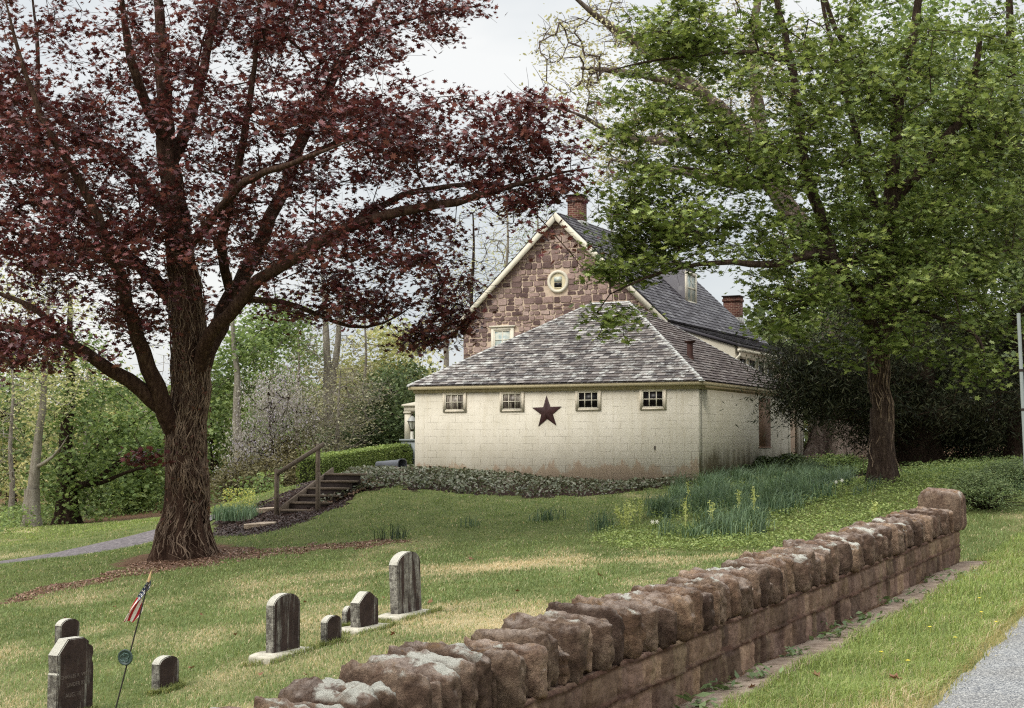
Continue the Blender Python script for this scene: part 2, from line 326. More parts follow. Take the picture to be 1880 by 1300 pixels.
og = n.math('MULTIPLY', n.ramp(n.noise(6, 6, .75, n.map((1, 1, 1), loc=(9, 1, 4))), [(.56, 0.0), (.68, .6)]), upm)
lit_top = n.math('MULTIPLY', n.ramp(n.noise(9, 5, .7, n.map((1, 1, 1), loc=(2, 8, 4))), [(.42, 0.0), (.62, .6)]), upm)  # pale patches on upward faces stand in for lit tops
b = n.mix(lit_top, b, S(200, 184, 172)); b = n.mix(og, b, S(150, 112, 58)); b = n.mix(li, b, S(206, 204, 192))
mat_stone = n.fin(b, .92, n.bump(n.noise(14, 10, .8), .07, 1.0), .1)
n = N('wall_coursed_stone'); o = n.obj()
b = n.ramp(n.noise(2.4, 6, .7), [(.3, S(86, 70, 63)), (.5, S(122, 102, 92)), (.75, S(158, 138, 122))]); b = n.mix(1.0, b, n.mix(1, n.attr(), (1, 1, 1, 1), 'MULTIPLY'), 'MULTIPLY')
st = n.ramp(n.noise(1, 4, .6, n.map((7, 7, .6))), [(.56, 0.0), (.68, .45)]); b = n.mix(st, b, S(150, 132, 104)); b = n.mix(n.ramp(n.noise(30, 4, .7), [(.45, 0.0), (.7, .5)]), b, S(52, 40, 36))
yl = n.math('MULTIPLY', n.ramp(n.xyz()[1], [(0, 0.0), (1, 1.0)]), 1.0)
mat_course = n.fin(b, .93, n.bump(n.noise(22, 8, .7), .03), .12)
wall_root = empty('stone_wall', (W0[0] - WN[0] * .2, W0[1] - WN[1] * .2, zb(0)), 'low red sandstone wall with upright rough coping stones running along the road verge', 'wall')
S0, S1 = -5.4, 10.75
rng = np.random.default_rng(7)
# coursed face
ss = np.arange(S0, S1 + .3, .022); hh = np.concatenate([[-.35, -.1], np.arange(0, .475, .018)])
SSg, HH = np.meshgrid(ss, hh, indexing='ij')
wob = .05 * (fbm(SSg * 2.2, HH * 0, 0, 4, 31) - .5)
course_y = [-.02, .25, .45]
disp = np.zeros_like(SSg); tint = np.ones_like(SSg)
for ci, (a0, a1) in enumerate([(-.5, -.02), (-.02, .25), (.25, .60)]):
    e = [S0 - .2]; 
    while e[-1] < S1 + .6: e.append(e[-1] + rng.uniform(.10, .48))
    e = np.array(e); idx = np.searchsorted(e, SSg) - 1
    dj = np.minimum(SSg - e[idx], e[np.clip(idx + 1, 0, len(e) - 1)] - SSg); inside = (HH >= a0) & (HH < a1)
    off = rng.uniform(-.012, .016, len(e)); tn = rng.uniform(.55, 1.6, len(e))
    disp = np.where(inside, off[idx] - .026 * sstep(.026, .004, dj), disp); tint = np.where(inside, tn[idx], tint)
for cy in course_y[:3]:
    dd = np.abs(HH - cy - wob); disp = np.where(dd < .05, disp - .012 * sstep(.045, .02, dd) + .026 * sstep(.014, .006, dd), disp)
disp += .05 * (fbm(SSg * 7, HH * 7, 0, 4, 33) - .5) + .03 * (fbm(SSg * 22, HH * 22, 0, 3, 34) - .5)
Xw = W0[0] + WD[0] * SSg + WN[0] * disp; Yw = W0[1] + WD[1] * SSg + WN[1] * disp; Zw = zb(SSg) + HH
g = Geo(); a, b_ = SSg.shape; i = np.arange(a - 1)[:, None] * b_ + np.arange(b_ - 1)[None]
g.add(np.stack([Xw, Yw, Zw], -1).reshape(-1, 3), np.stack([i, i + b_, i + b_ + 1, i + 1], -1).reshape(-1, 4), 0, (1, 1, 1))
mort = np.zeros_like(SSg)
for cy in course_y: mort = np.maximum(mort, sstep(.022, .012, np.abs(HH - cy - wob)))
hue = fbm(np.floor(SSg * 3.1), np.floor((HH + .02) * 4.4), 0, 1, 44); tc3 = np.stack([tint * (.92 + .14 * hue), tint * (.86 + .16 * hue), tint * (.86 - .06 * hue)], -1) * (1 - mort[..., None]) + mort[..., None] * np.array([.62, .50, .45])
g.col[-1] = tc3.reshape(-1, 3)
# back and ends as rough boxes
def wbox(s0, s1, o0, o1, z0, z1):
    V = []
    for s_ in (s0, s1):
        for o_ in (o0, o1):
            for z_ in (z0, z1): V.append([W0[0] + WD[0] * s_ + WN[0] * o_, W0[1] + WD[1] * s_ + WN[1] * o_, zb(s_) + z_])
    return np.array(V)
g.add(wbox(S0, S1 + .25, -.42, -.03, -.4, .46), [[0, 1, 3, 2], [4, 6, 7, 5], [0, 4, 5, 1], [2, 3, 7, 6], [0, 2, 6, 4], [1, 5, 7, 3]], 0, (.9, .85, .82))
rel(wall_root, g.build('coursed_base', mat_course, smooth=True))
def cubegrid(nx, ny, nz):
    """unit cube surface grid, coordinates -1..1"""
    V = {}; Fc = []
    def vid(i, j, k):
        key = (i, j, k)
        if key not in V: V[key] = len(V)
        return V[key]
    for i in range(nx):
        for j in range(ny):
            Fc.append([vid(i, j, 0), vid(i, j + 1, 0), vid(i + 1, j + 1, 0), vid(i + 1, j, 0)]); Fc.append([vid(i, j, nz), vid(i + 1, j, nz), vid(i + 1, j + 1, nz), vid(i, j + 1, nz)])
    for i in range(nx):
        for k in range(nz):
            Fc.append([vid(i, 0, k), vid(i + 1, 0, k), vid(i + 1, 0, k + 1), vid(i, 0, k + 1)]); Fc.append([vid(i, ny, k), vid(i, ny, k + 1), vid(i + 1, ny, k + 1), vid(i + 1, ny, k)])
    for j in range(ny):
        for k in range(nz):
            Fc.append([vid(0, j, k), vid(0, j, k + 1), vid(0, j + 1, k + 1), vid(0, j + 1, k)]); Fc.append([vid(nx, j, k), vid(nx, j + 1, k), vid(nx, j + 1, k + 1), vid(nx, j, k + 1)])
    P = np.array([[2 * a / nx - 1, 2 * b / ny - 1, 2 * c / nz - 1] for (a, b, c) in V]); return P, np.array(Fc)
CG = cubegrid(8, 24, 18)
def rock(g, s, o, zc, dl, dw, dh, seed, rng, tilt=0, k=6, amp=1.0, yaw=0):
    """rough slab: length dl along the wall, dw across, dh high; centre at wall coordinate s,o,zc"""
    P, Fc = CG; nrm = (np.abs(P) ** k).sum(1) ** (1 / k); Q = P / nrm[:, None]; ax_ = np.abs(P[:, 0]) ** 4.5
    Q[:, 1] *= 1 - .17 * ax_; Q[:, 2] *= np.where(Q[:, 2] > 0, 1 - .13 * ax_ - .10 * np.abs(P[:, 1]) ** 8, 1 - .05 * ax_); Q[:, 0] *= 1 - .12 * np.abs(P[:, 1]) ** 6
    top = (Q[:, 2] > 0) * Q[:, 2]; r2 = np.random.default_rng(int(seed * 10) + 5)
    Q = Q * np.array([dl / 2, dw / 2, dh / 2])
    Q[:, 2] += top * (Q[:, 0] * rng.uniform(-.5, .35) + (Q[:, 1] / dw) * rng.uniform(-.09, .04)); Q[:, 0] *= 1 - .10 * top
    dims = np.array([dl, dw, dh]) / 2
    for _ in range(6):
        nv_ = r2.normal(size=3) * np.array([1.0, 1.3, .9]); nv_ /= np.linalg.norm(nv_); sup = (np.abs(nv_) * dims).sum(); dd_ = sup * r2.uniform(.84, .96); ex_ = Q @ nv_ - dd_; Q = Q - np.maximum(ex_, 0)[:, None] * nv_[None]
    d = (fbm(Q[:, 0] * 6 + seed, Q[:, 1] * 6, Q[:, 2] * 6, 4, 3) - .5); d2 = fbm(Q[:, 0] * 22 + seed, Q[:, 1] * 22, Q[:, 2] * 22, 3, 9) - .5
    Nn = Q / (np.array([dl, dw, dh]) ** 2); Nn /= np.linalg.norm(Nn, axis=1)[:, None]; Nn = Nn * np.array([.22, 1, 1])
    rdg = np.abs(fbm(Q[:, 0] * 11 + seed, Q[:, 1] * 11, Q[:, 2] * 5, 3, 19) - .5)
    Q = Q + Nn * (d * .05 + d2 * .075 - rdg * .085)[:, None] * amp
    ct, st_ = math.cos(tilt), math.sin(tilt); x, z = Q[:, 0] * ct + Q[:, 2] * st_, -Q[:, 0] * st_ + Q[:, 2] * ct; Q[:, 0], Q[:, 2] = x, z
    cy, sy = math.cos(yaw), math.sin(yaw); x, y = Q[:, 0] * cy + Q[:, 1] * sy, -Q[:, 0] * sy + Q[:, 1] * cy; Q[:, 0], Q[:, 1] = x, y
    Ws = s + Q[:, 0]; Wo = o + Q[:, 1]
    g.add(np.stack([W0[0] + WD[0] * Ws + WN[0] * Wo, W0[1] + WD[1] * Ws + WN[1] * Wo, zb(s) + zc + Q[:, 2]], -1), Fc)
g = Geo(); s = S0; q = 0; sm_left = 0
while s < S1 - .1:
    big = sm_left == 0; sm_left = int(rng.integers(0, 3)) if big else sm_left - 1; dl = rng.uniform(.12, .20) if big else rng.uniform(.055, .10); hgt = rng.uniform(.28, .36) if big else rng.uniform(.22, .30)
    rock(g, s + dl / 2, -.215 + rng.uniform(-.035, .04) - (0 if big else .03), .45 + hgt / 2, dl * .93, rng.uniform(.47, .54) if big else rng.uniform(.40, .47), hgt, q * 3.7, rng, rng.uniform(-.07, .07), rng.choice([8, 10, 14]), 1.0, rng.uniform(-.08, .08))
    s += dl * 1.0; q += 1
rel(wall_root, g.build('coping', mat_stone, smooth=False))
g = Geo(); g.add(wbox(S0, S1, -.36, -.08, .44, .62), [[0, 1, 3, 2], [4, 6, 7, 5], [0, 4, 5, 1], [2, 3, 7, 6], [0, 2, 6, 4], [1, 5, 7, 3]], 0, (.35, .3, .28)); rel(wall_root, g.build('core', mat_course))
g = Geo()
for j, (ds, dz_) in enumerate([(0, .98), (.19, 1.0), (.38, .97)]):
    rock(g, S1 + .03 + ds, -.2, .44 + (dz_ - .44) / 2, .21, .56, dz_ - .44, 90 + j, rng, .0, 7, .5)
rel(wall_root, g.build('end_pier', mat_stone, smooth=True))
# ------------------------------------------------------------------ buildings
def clip(poly, conv):
    """clip polygon by a convex counter-clockwise polygon"""
    out = list(poly)
    for i in range(len(conv)):
        (ax, ay), (bx, by) = conv[i], conv[(i + 1) % len(conv)]; res = []
        if not out: return []
        sd_ = lambda p: (bx - ax) * (p[1] - ay) - (by - ay) * (p[0] - ax)
        for j in range(len(out)):
            p, q = out[j], out[(j + 1) % len(out)]; dp, dq = sd_(p), sd_(q)
            if dp >= 0: res.append(p)
            if (dp >= 0) != (dq >= 0) and abs(dp - dq) > 1e-12: t = dp / (dp - dq); res.append((p[0] + t * (q[0] - p[0]), p[1] + t * (q[1] - p[1])))
        out = res
    return out
def area(p): return .5 * abs(sum(p[i][0] * p[(i + 1) % len(p)][1] - p[(i + 1) % len(p)][0] * p[i][1] for i in range(len(p))))
def slates(g, O, U, V, conv, ex, wr, rng, lift=.018, rag=.012):
    O, U, V = (np.array(q, float) for q in (O, U, V)); U /= np.linalg.norm(U); V /= np.linalg.norm(V); Nn = np.cross(U, V)
    us = [p[0] for p in conv]; vs = [p[1] for p in conv]; v = min(vs); row = 0
    while v < max(vs):
        u = min(us) - rng.uniform(0, wr[1])
        while u < max(us):
            wd = rng.uniform(*wr); v0 = v - rng.uniform(0, rag); v1 = v + ex * 1.25; gp = .004; cut = rng.uniform(0, rag)
            p = clip([(u + gp, v0), (u + wd - gp, v0 + cut), (u + wd - gp, v1), (u + gp, v1)], conv)
            if len(p) > 2 and area(p) > .001:
                l0 = lift + rng.uniform(0, .010); k = (v1 - v0)
                P = [O + U * a + V * b + Nn * (l0 * max(0, 1 - (b - v0) / k) + .004) for a, b in p]; m = len(P)
                lo = [i for i in range(m) if p[i][1] < v0 + cut + .002]
                g.add(P, [list(range(m))])
                if len(lo) == 2:
                    a_, b_ = P[lo[0]], P[lo[1]]; g.add([a_, b_, b_ - Nn * (l0 + .004), a_ - Nn * (l0 + .004)], [[0, 3, 2, 1]])
            u += wd
        v += ex; row += 1
def rubble(g, O, U, V, conv, holes, rng, hr=(.15, .27), wr=(.16, .46), proud=.034, gap=.013):
    O, U, V = (np.array(q, float) for q in (O, U, V)); Nn = np.cross(U, V); us = [p[0] for p in conv]; vs = [p[1] for p in conv]; v = min(vs)
    while v < max(vs):
        h_ = rng.uniform(*hr); u = min(us) - rng.uniform(0, .3)
        while u < max(us):
            wd = rng.uniform(*wr); rows = [(v, v + h_)] if (rng.random() > .28 or h_ < .2) else [(v, v + h_ * .5), (v + h_ * .5, v + h_)]
            for a, b in rows:
                J = lambda s=.022: rng.uniform(-s, s)
                x0, x1, y0, y1 = u + gap, u + wd - gap, a + gap, b - gap; c = lambda: rng.uniform(.01, .05)
                q = [(x0 + c(), y0 + J()), (x1 - c(), y0 + J()), (x1, y0 + c()), (x1 + J(), y1 - c()), (x1 - c(), y1 + J(.015)), (x0 + c(), y1 + J(.015)), (x0, y1 - c()), (x0 + J(), y0 + c())]
                if any((x0 + x1) / 2 > hx0 and (x0 + x1) / 2 < hx1 and (a + b) / 2 > hy0 and (a + b) / 2 < hy1 for hx0, hx1, hy0, hy1 in holes): continue
                q = clip(q, conv)
                if len(q) > 2 and area(q) > .004:
                    m = len(q); cx = sum(t[0] for t in q) / m; cy = sum(t[1] for t in q) / m; f_ = .9; pr = proud * rng.uniform(.6, 1.4)
                    B = [O + U * t[0] + V * t[1] for t in q]; Tt = [O + U * (cx + (t[0] - cx) * f_) + V * (cy + (t[1] - cy) * f_) + Nn * (pr + rng.uniform(-.006, .006)) for t in q]
                    g.add(B + Tt + [O + U * cx + V * cy + Nn * pr * 1.2], [[i, (i + 1) % m, m + (i + 1) % m, m + i] for i in range(m)]); g.add(Tt + [O + U * cx + V * cy + Nn * pr * 1.15], [[i, (i + 1) % m, m] for i in range(m)])
                    # join both pieces into one island is not needed: colour is random per piece
            u += wd
        v += h_
# materials
def blockmat():
    n = N('painted_block'); x, y, z = n.xyz()
    cv = n.n('ShaderNodeCombineXYZ'); n.set(cv.inputs[0], n.math('ADD', x, n.math('MULTIPLY', y, 1.0))); n.set(cv.inputs[1], n.math('ADD', z, n.math('MULTIPLY', n.noise(.9, 2), .05)))
    br = n.n('ShaderNodeTexBrick', Vector=cv.outputs[0], Scale=1.0, Mortar_Size=.004, Mortar_Smooth=.5, Brick_Width=.406, Row_Height=.203)
    br.inputs['Color1'].default_value = (.94, .94, .94, 1); br.inputs['Color2'].default_value = (1, 1, 1, 1); br.inputs['Mortar'].default_value = (.0, .0, .0, 1)
    ms = n.n('ShaderNodeSeparateColor', Color=br.outputs[0]).outputs[0]
    broken = n.ramp(n.noise(2.3, 6, .8), [(.44, 0.0), (.58, 1.0)])
    crk = n.math('MULTIPLY', br.outputs['Fac'], n.math('MULTIPLY', n.math('ADD', n.math('MULTIPLY', broken, .95), .04), n.ramp(n.math('MULTIPLY', n.math('ADD', z, 1.2), .4), [(.05, 1.0), (.95, .2)])))
    c = n.ramp(n.noise(1.1, 5, .6), [(.3, S(208, 200, 182)), (.7, S(224, 216, 200))])
    sk = n.ramp(n.noise(1, 5, .7, n.map((6, 6, .5))), [(.48, 0.0), (.75, .34)]); c = n.mix(sk, c, S(176, 162, 130))
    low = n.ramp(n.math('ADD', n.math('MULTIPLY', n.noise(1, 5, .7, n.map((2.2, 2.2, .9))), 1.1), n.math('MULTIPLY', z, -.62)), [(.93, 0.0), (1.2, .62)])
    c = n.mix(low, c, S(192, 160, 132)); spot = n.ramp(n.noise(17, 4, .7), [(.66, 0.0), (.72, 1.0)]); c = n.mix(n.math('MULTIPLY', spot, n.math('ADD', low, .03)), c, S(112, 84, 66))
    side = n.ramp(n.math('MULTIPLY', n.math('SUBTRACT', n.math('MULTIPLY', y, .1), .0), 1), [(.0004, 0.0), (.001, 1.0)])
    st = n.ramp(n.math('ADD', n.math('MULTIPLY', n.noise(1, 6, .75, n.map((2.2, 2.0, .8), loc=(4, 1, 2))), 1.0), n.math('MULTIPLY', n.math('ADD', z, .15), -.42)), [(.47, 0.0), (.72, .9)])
    c = n.mix(n.math('MULTIPLY', st, side), c, S(84, 66, 44)); c = n.mix(n.math('MULTIPLY', side, .30), c, S(150, 148, 122))  # stain, then the whole side wall painted darker for its shade
    c = n.mix(crk, c, S(120, 104, 80))
    hgt = n.math('ADD', n.math('MULTIPLY', n.math('MULTIPLY', br.outputs['Fac'], broken), -.8), n.math('MULTIPLY', n.noise(30, 4), .25)); return n.fin(c, .75, n.bump(hgt, .006), .25)
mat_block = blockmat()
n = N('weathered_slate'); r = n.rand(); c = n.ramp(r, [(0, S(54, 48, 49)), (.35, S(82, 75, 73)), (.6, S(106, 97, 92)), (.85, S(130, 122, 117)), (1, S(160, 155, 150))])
x, y, z = n.xyz(); lic = n.ramp(n.math('ADD', n.noise(1, 8, .82, n.map((2.6, 2.6, 7))), n.math('MULTIPLY', n.ramp(z, [(1.65 / 5, .0), (1, .0)]), 1)), [(.52, 0.0), (.60, .75)])
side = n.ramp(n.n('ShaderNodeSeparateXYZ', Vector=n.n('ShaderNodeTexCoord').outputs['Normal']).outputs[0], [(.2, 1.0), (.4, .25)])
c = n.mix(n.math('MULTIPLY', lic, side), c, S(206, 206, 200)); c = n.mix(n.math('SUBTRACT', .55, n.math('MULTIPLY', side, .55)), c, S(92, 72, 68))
c = n.mix(n.ramp(n.noise(13, 5, .7), [(.5, 0.0), (.7, .5)]), c, S(58, 50, 50)); mat_slate = n.fin(c, .7, n.bump(n.noise(30, 5), .01), .35)
n = N('dark_slate'); c = n.ramp(n.rand(), [(0, S(56, 52, 56)), (.6, S(80, 76, 82)), (1, S(112, 110, 114))]); c = n.mix(n.ramp(n.noise(2.5, 6, .7), [(.55, 0.0), (.68, .5)]), c, S(150, 148, 146)); mat_slate_dark = n.fin(c, .65, None, .35)
n = N('lead_hip'); mat_hip = n.fin(n.ramp(n.noise(5, 6, .7), [(.35, S(132, 130, 126)), (.6, S(196, 196, 190))]), .7, n.bump(n.noise(20, 4), .01))
mat_cream = simple('cream_trim_paint', S(212, 204, 186), .6, .08, 3)
mat_pink = simple('pale_window_trim', S(226, 214, 194), .6, .05, 4)
mat_fascia = simple('fascia_paint', S(190, 176, 142), .6, .1, 3)
n = N('dark_window_glass'); mat_glass = n.fin(S(20, 16, 18), .32, None, .25)
n = N('curtained_glass'); wv = n.noise(1, 3, .6, n.map((16, 16, 2.2))); mat_curt = n.fin(n.ramp(wv, [(.38, S(44, 36, 34)), (.5, S(120, 110, 100)), (.62, S(176, 168, 156))]), .35, None, .3)
n = N('painted_reflection_glass'); mat_glass2 = n.fin(n.ramp(n.noise(6, 3), [(.4, S(150, 164, 162)), (.6, S(196, 198, 186))]), .3, None, .4)  # reflection painted into the pane as pale mottling
n = N('gable_stone'); c = n.ramp(n.rand(), [(0, S(92, 74, 72)), (.3, S(118, 98, 94)), (.6, S(142, 120, 114)), (.85, S(164, 140, 132)), (1, S(180, 158, 148))]); c = n.mix(.5, c, n.ramp(n.noise(9, 5, .7), [(.3, (.6, .6, .6, 1)), (.7, (1.3, 1.3, 1.3, 1))]), 'MULTIPLY'); mat_rub = n.fin(c, .9, n.bump(n.noise(18, 6, .7), .03), .15)
mat_mortar = simple('lime_mortar', S(200, 180, 160), .95, .15, 8, .1)
def brickmat(name):
    n = N(name); x, y, z = n.xyz(); cv = n.n('ShaderNodeCombineXYZ'); n.set(cv.inputs[0], n.math('ADD', x, y)); n.set(cv.inputs[1], z)
    br = n.n('ShaderNodeTexBrick', Vector=cv.outputs[0], Scale=1.0, Mortar_Size=.008, Brick_Width=.21, Row_Height=.075, Bias=-.1)
    br.inputs['Color1'].default_value = S(100, 62, 54); br.inputs['Color2'].default_value = S(70, 44, 40); br.inputs['Mortar'].default_value = S(150, 128, 112)
    c = n.mix(n.ramp(n.noise(5, 5, .7), [(.5, 0.0), (.75, .6)]), br.outputs[0], S(56, 40, 38)); return n.fin(c, .9, n.bump(n.math('MULTIPLY', br.outputs['Fac'], -1.0), .01), .15)
mat_brick = brickmat('chimney_brick')
mat_star = simple('barn_star_metal', S(60, 32, 32), .5, .3, 7, .4)
mat_dark = simple('dark_brown', S(44, 34, 30), .8, .2, 5)  # even dark brown for risers, caps and small fittings
mat_siding = simple('porch_siding', S(176, 160, 140), .7, .12, 4)

SB = Vector((C0[0], C0[1], CZ))
def frame_root(name, label, cat, lx=0, ly=0, lz=0):
    p = C0 + EX * lx + EY * ly; return empty(name, (p[0], p[1], CZ + lz), label, cat, None, -AL)
shed = frame_root('block_outbuilding', 'cream painted block outbuilding with a pyramid slate roof and four small windows', 'outbuilding')
Wd, Dp, EV = 8.64, 9.4, 1.60
rng = np.random.default_rng(3)
g = Geo(); g.bx(-Wd, 0, 0, .3, -1.7, EV); g.bx(-Wd, 0, Dp - .3, Dp, -1.7, EV); g.bx(-Wd, -Wd + .3, .3, Dp - .3, -1.7, EV); g.bx(-.3, 0, .3, Dp - .3, -1.7, EV)
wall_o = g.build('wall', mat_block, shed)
# roof
apx = (-4.40, Dp / 2, 4.31); RA, RB = np.array([-5.03, Dp / 2, 4.31]), np.array([-3.77, Dp / 2, 4.31]); ov = .17; ez = EV + .04
cs = [(-Wd - ov, -ov, ez), (ov, -ov, ez), (ov, Dp + ov, ez), (-Wd - ov, Dp + ov, ez)]
g = Geo(); P = [Vector(c) for c in cs] + [Vector(RA), Vector(RB)]; g.add([list(p) for p in P], [[0, 1, 5, 4], [2, 3, 4, 5]]); g.add([list(p) for p in P], [[1, 2, 5], [3, 0, 4]]); g.add([list(p) for p in P[:4]], [[3, 2, 1, 0]])
for i in range(4):
    a_, b_ = np.array(cs[i], float), np.array(cs[(i + 1) % 4], float); U = b_ - a_; ln = np.linalg.norm(U); U /= ln; q1_, q2_ = [(RA, RB), (RB, RB), (RB, RA), (RA, RA)][i]; Vv = q1_ - a_; Vv = Vv - U * (Vv @ U); sl = np.linalg.norm(Vv)
    t1_, t2_ = (q1_ - a_) @ U, (q2_ - a_) @ U
    slates(g, a_ + np.array([0, 0, .012]), U, Vv, ([(0, 0), (ln, 0), (t2_, sl), (t1_, sl)] if i in (0, 2) else [(0, 0), (ln, 0), (t1_, sl)]), .165, (.15, .30), rng, .022)
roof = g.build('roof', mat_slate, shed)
g = Geo()
for c, b_ in [(cs[0], RA), (cs[1], RB), (cs[2], RB), (cs[3], RA), (tuple(RA), RB)]:
    a_ = np.array(c, float); nseg = 22 if b_ is not RB or c != tuple(RA) else 4; b2 = b_ - a_
    for k in range(nseg):
        p0 = a_ + b2 * (k / nseg); p1 = a_ + b2 * ((k + 1.1) / nseg); up = np.array([0, 0, .035 + .012 * rng.random()]); sd_ = np.cross(b2, [0, 0, 1]); sd_ /= np.linalg.norm(sd_); wdt = .085
        g.add([p0 + up, p0 - sd_ * wdt - [0, 0, .005], p0 + sd_ * wdt - [0, 0, .005], p1 + up, p1 - sd_ * wdt - [0, 0, .005], p1 + sd_ * wdt - [0, 0, .005]], [[0, 1, 4, 3], [2, 0, 3, 5]]); g.add([p0 + up, p0 - sd_ * wdt - [0, 0, .005], p0 + sd_ * wdt - [0, 0, .005]], [[0, 2, 1]])
g.build('hip_ridge', mat_hip, roof)
g = Geo(); g.bx(-Wd - ov + .02, ov - .02, -ov + .02, -ov + .05, EV - .07, EV + .035); g.bx(ov - .05, ov - .02, -ov + .05, Dp + ov - .05, EV - .07, EV + .035); g.bx(-Wd - ov + .02, -Wd - ov + .05, -ov + .05, Dp + ov - .05, EV - .07, EV + .035)
g.bx(-Wd - ov + .05, ov - .05, -ov + .05, -.003, EV - .05, EV - .02); g.bx(.003, ov - .05, -.003, Dp, EV - .05, EV - .02); g.bx(-Wd - .04, .04, -.035, -.002, EV - .16, EV - .053); g.bx(.002, .035, 0, Dp, EV - .16, EV - .053)
g.build('fascia', mat_fascia, shed)
def window6(parent, cx, y, z0, z1, wid, gm, cols=3, rows=2, fm=mat_pink, fw=.075, name='window', sill=True):
    """frame facing -y at local y"""
    root = Geo(); x0, x1 = cx - wid / 2, cx + wid / 2; d = .032
    root.bx(x0, x0 + fw, y - d, y + .01, z0 + .05, z1); root.bx(x1 - fw, x1, y - d, y + .01, z0 + .05, z1); root.bx(x0 + fw, x1 - fw, y - d, y + .01, z1 - fw, z1); root.bx(x0 + fw, x1 - fw, y - d, y + .01, z0 + .05, z0 + .05 + fw * .7)
    if sill: root.bx(x0 - .01, x1 + .01, y - d - .012, y + .01, z0, z0 + .048)
    fr = root.build(name, fm, parent); ix0, ix1, iz0, iz1 = x0 + fw, x1 - fw, z0 + .05 + fw * .7, z1 - fw
    s = Geo(); b = .03
    s.bx(ix0, ix0 + b, y - .03, y - .006, iz0, iz1); s.bx(ix1 - b, ix1, y - .03, y - .006, iz0, iz1); s.bx(ix0 + b, ix1 - b, y - .03, y - .006, iz1 - b, iz1); s.bx(ix0 + b, ix1 - b, y - .03, y - .006, iz0, iz0 + b)
    for k in range(1, cols): xx = ix0 + (ix1 - ix0) * k / cols; s.bx(xx - .012, xx + .012, y - .028, y - .007, iz0 + b, iz1 - b)
    for k in range(1, rows): zz = iz0 + (iz1 - iz0) * k / rows; s.bx(ix0 + b, ix1 - b, y - .026, y - .009, zz - .012, zz + .012)
    s.build('sash', mat_cream, fr); q = Geo(); q.bx(ix0 + .004, ix1 - .004, y - .012, y - .003, iz0 + .004, iz1 - .004); q.build('pane', gm, fr); return fr
for cx, gm, dz_ in [(-7.33, mat_curt, .0), (-5.50, mat_curt, .0), (-3.17, mat_glass, .01), (-1.28, mat_glass, .015)]:
    window6(shed, cx, 0, .83 + dz_, 1.47 + dz_, .76, gm, sill=False)
g = Geo(); g.bx(-.001, .012, 5.75, 7.0, -.12, 1.36); g.bx(.001, .035, 5.72, 7.03, -.16, -.122); tag(g.build('blocked_doorway', simple('boarded_pink', S(150, 122, 104), .8, .1, 3), shed), 'flush pinkish infill panel where a doorway was closed')
g = Geo(); g.bx(-1.255, -1.215, -.012, .0, -.18, -.09); g.build('vent_hole', mat_dark, shed)
# roof vent pipe with a cap on the right slope
vx, vy = -.9, 2.0; vz = ez + (.9 + ov) / (3.77 + ov) * (apx[2] - ez)
g = Geo(); g.tube([(vx, vy, vz - .1), (vx, vy, vz + .1), (vx, vy, vz + .46)], [.15, .085, .085], 14); g.tube([(vx, vy, vz + .43), (vx, vy, vz + .47), (vx, vy, vz + .50)], [.085, .15, .16], 14); g.build('vent_pipe', simple('rusty_vent', S(70, 44, 38), .7, .3, 9), roof)
# small porch on the left flank
porch = shed
g = Geo(); px0, px1, py0, py1 = -Wd - 2.46, -Wd, 3.5, 6.6
g.add([(px0, py0, 1.22), (px1, py0, 1.62), (px1, py1, 1.62), (px0, py1, 1.22), (px0, py0, 1.17), (px1, py0, 1.17), (px1, py1, 1.17), (px0, py1, 1.17)], [[0, 1, 2, 3], [4, 7, 6, 5], [0, 4, 5, 1], [3, 2, 6, 7], [0, 3, 7, 4]])
g.build('porch_roof', mat_cream, shed)
g = Geo(); g.bx(px0 + .06, px1, py0 + .06, py0 + .2, 1.0, 1.168); g.bx(px0 + .06, px0 + .2, py0 + .2, py1, 1.0, 1.168); g.build('porch_beam', mat_cream, shed)
for yy in (py0 + .08, py1 - .25):
    g = Geo(); g.bx(px0 + .07, px0 + .27, yy, yy + .2, .12, .998); g.bx(px0 + .04, px0 + .30, yy - .03, yy + .23, .94, .996); g.build('porch_post', mat_cream, shed)
mat_grey = simple('grey_blue_boards', S(138, 144, 144), .7, .12, 3)
g = Geo(); g.bx(px0, px1, py0, py0 + .12, -1.1, .06); g.bx(px0, px0 + .12, py0 + .12, py1, -1.1, .06); g.bx(px0 - .05, px1, py0 - .05, py0 + .2, .062, .118); g.bx(px0 + .28, px1, py0 - .012, py0 - .001, -.55, -.5); g.build('knee_wall', mat_grey, shed)
# barn star
star = frame_root('barn_star', 'dark red five pointed metal barn star hung on the cream block wall', 'star', -4.42, -.005, .85)
g = Geo(); r0, r1 = .47, .185; pts = [(0, -.085, 0)]
for k in range(10): a_ = math.pi / 2 + k * math.pi / 5 + .03; rr = r0 if k % 2 == 0 else r1; pts.append((rr * math.cos(a_), -.01, rr * math.sin(a_)))
bk = [(p[0], 0.0, p[2]) for p in pts[1:]]; g.add(pts + bk, [[0, 1 + (k + 1) % 10, 1 + k] for k in range(10)]); g.add(pts + bk, [[1 + k, 1 + (k + 1) % 10, 11 + (k + 1) % 10, 11 + k] for k in range(10)]); g.build('star_body', mat_star, star)
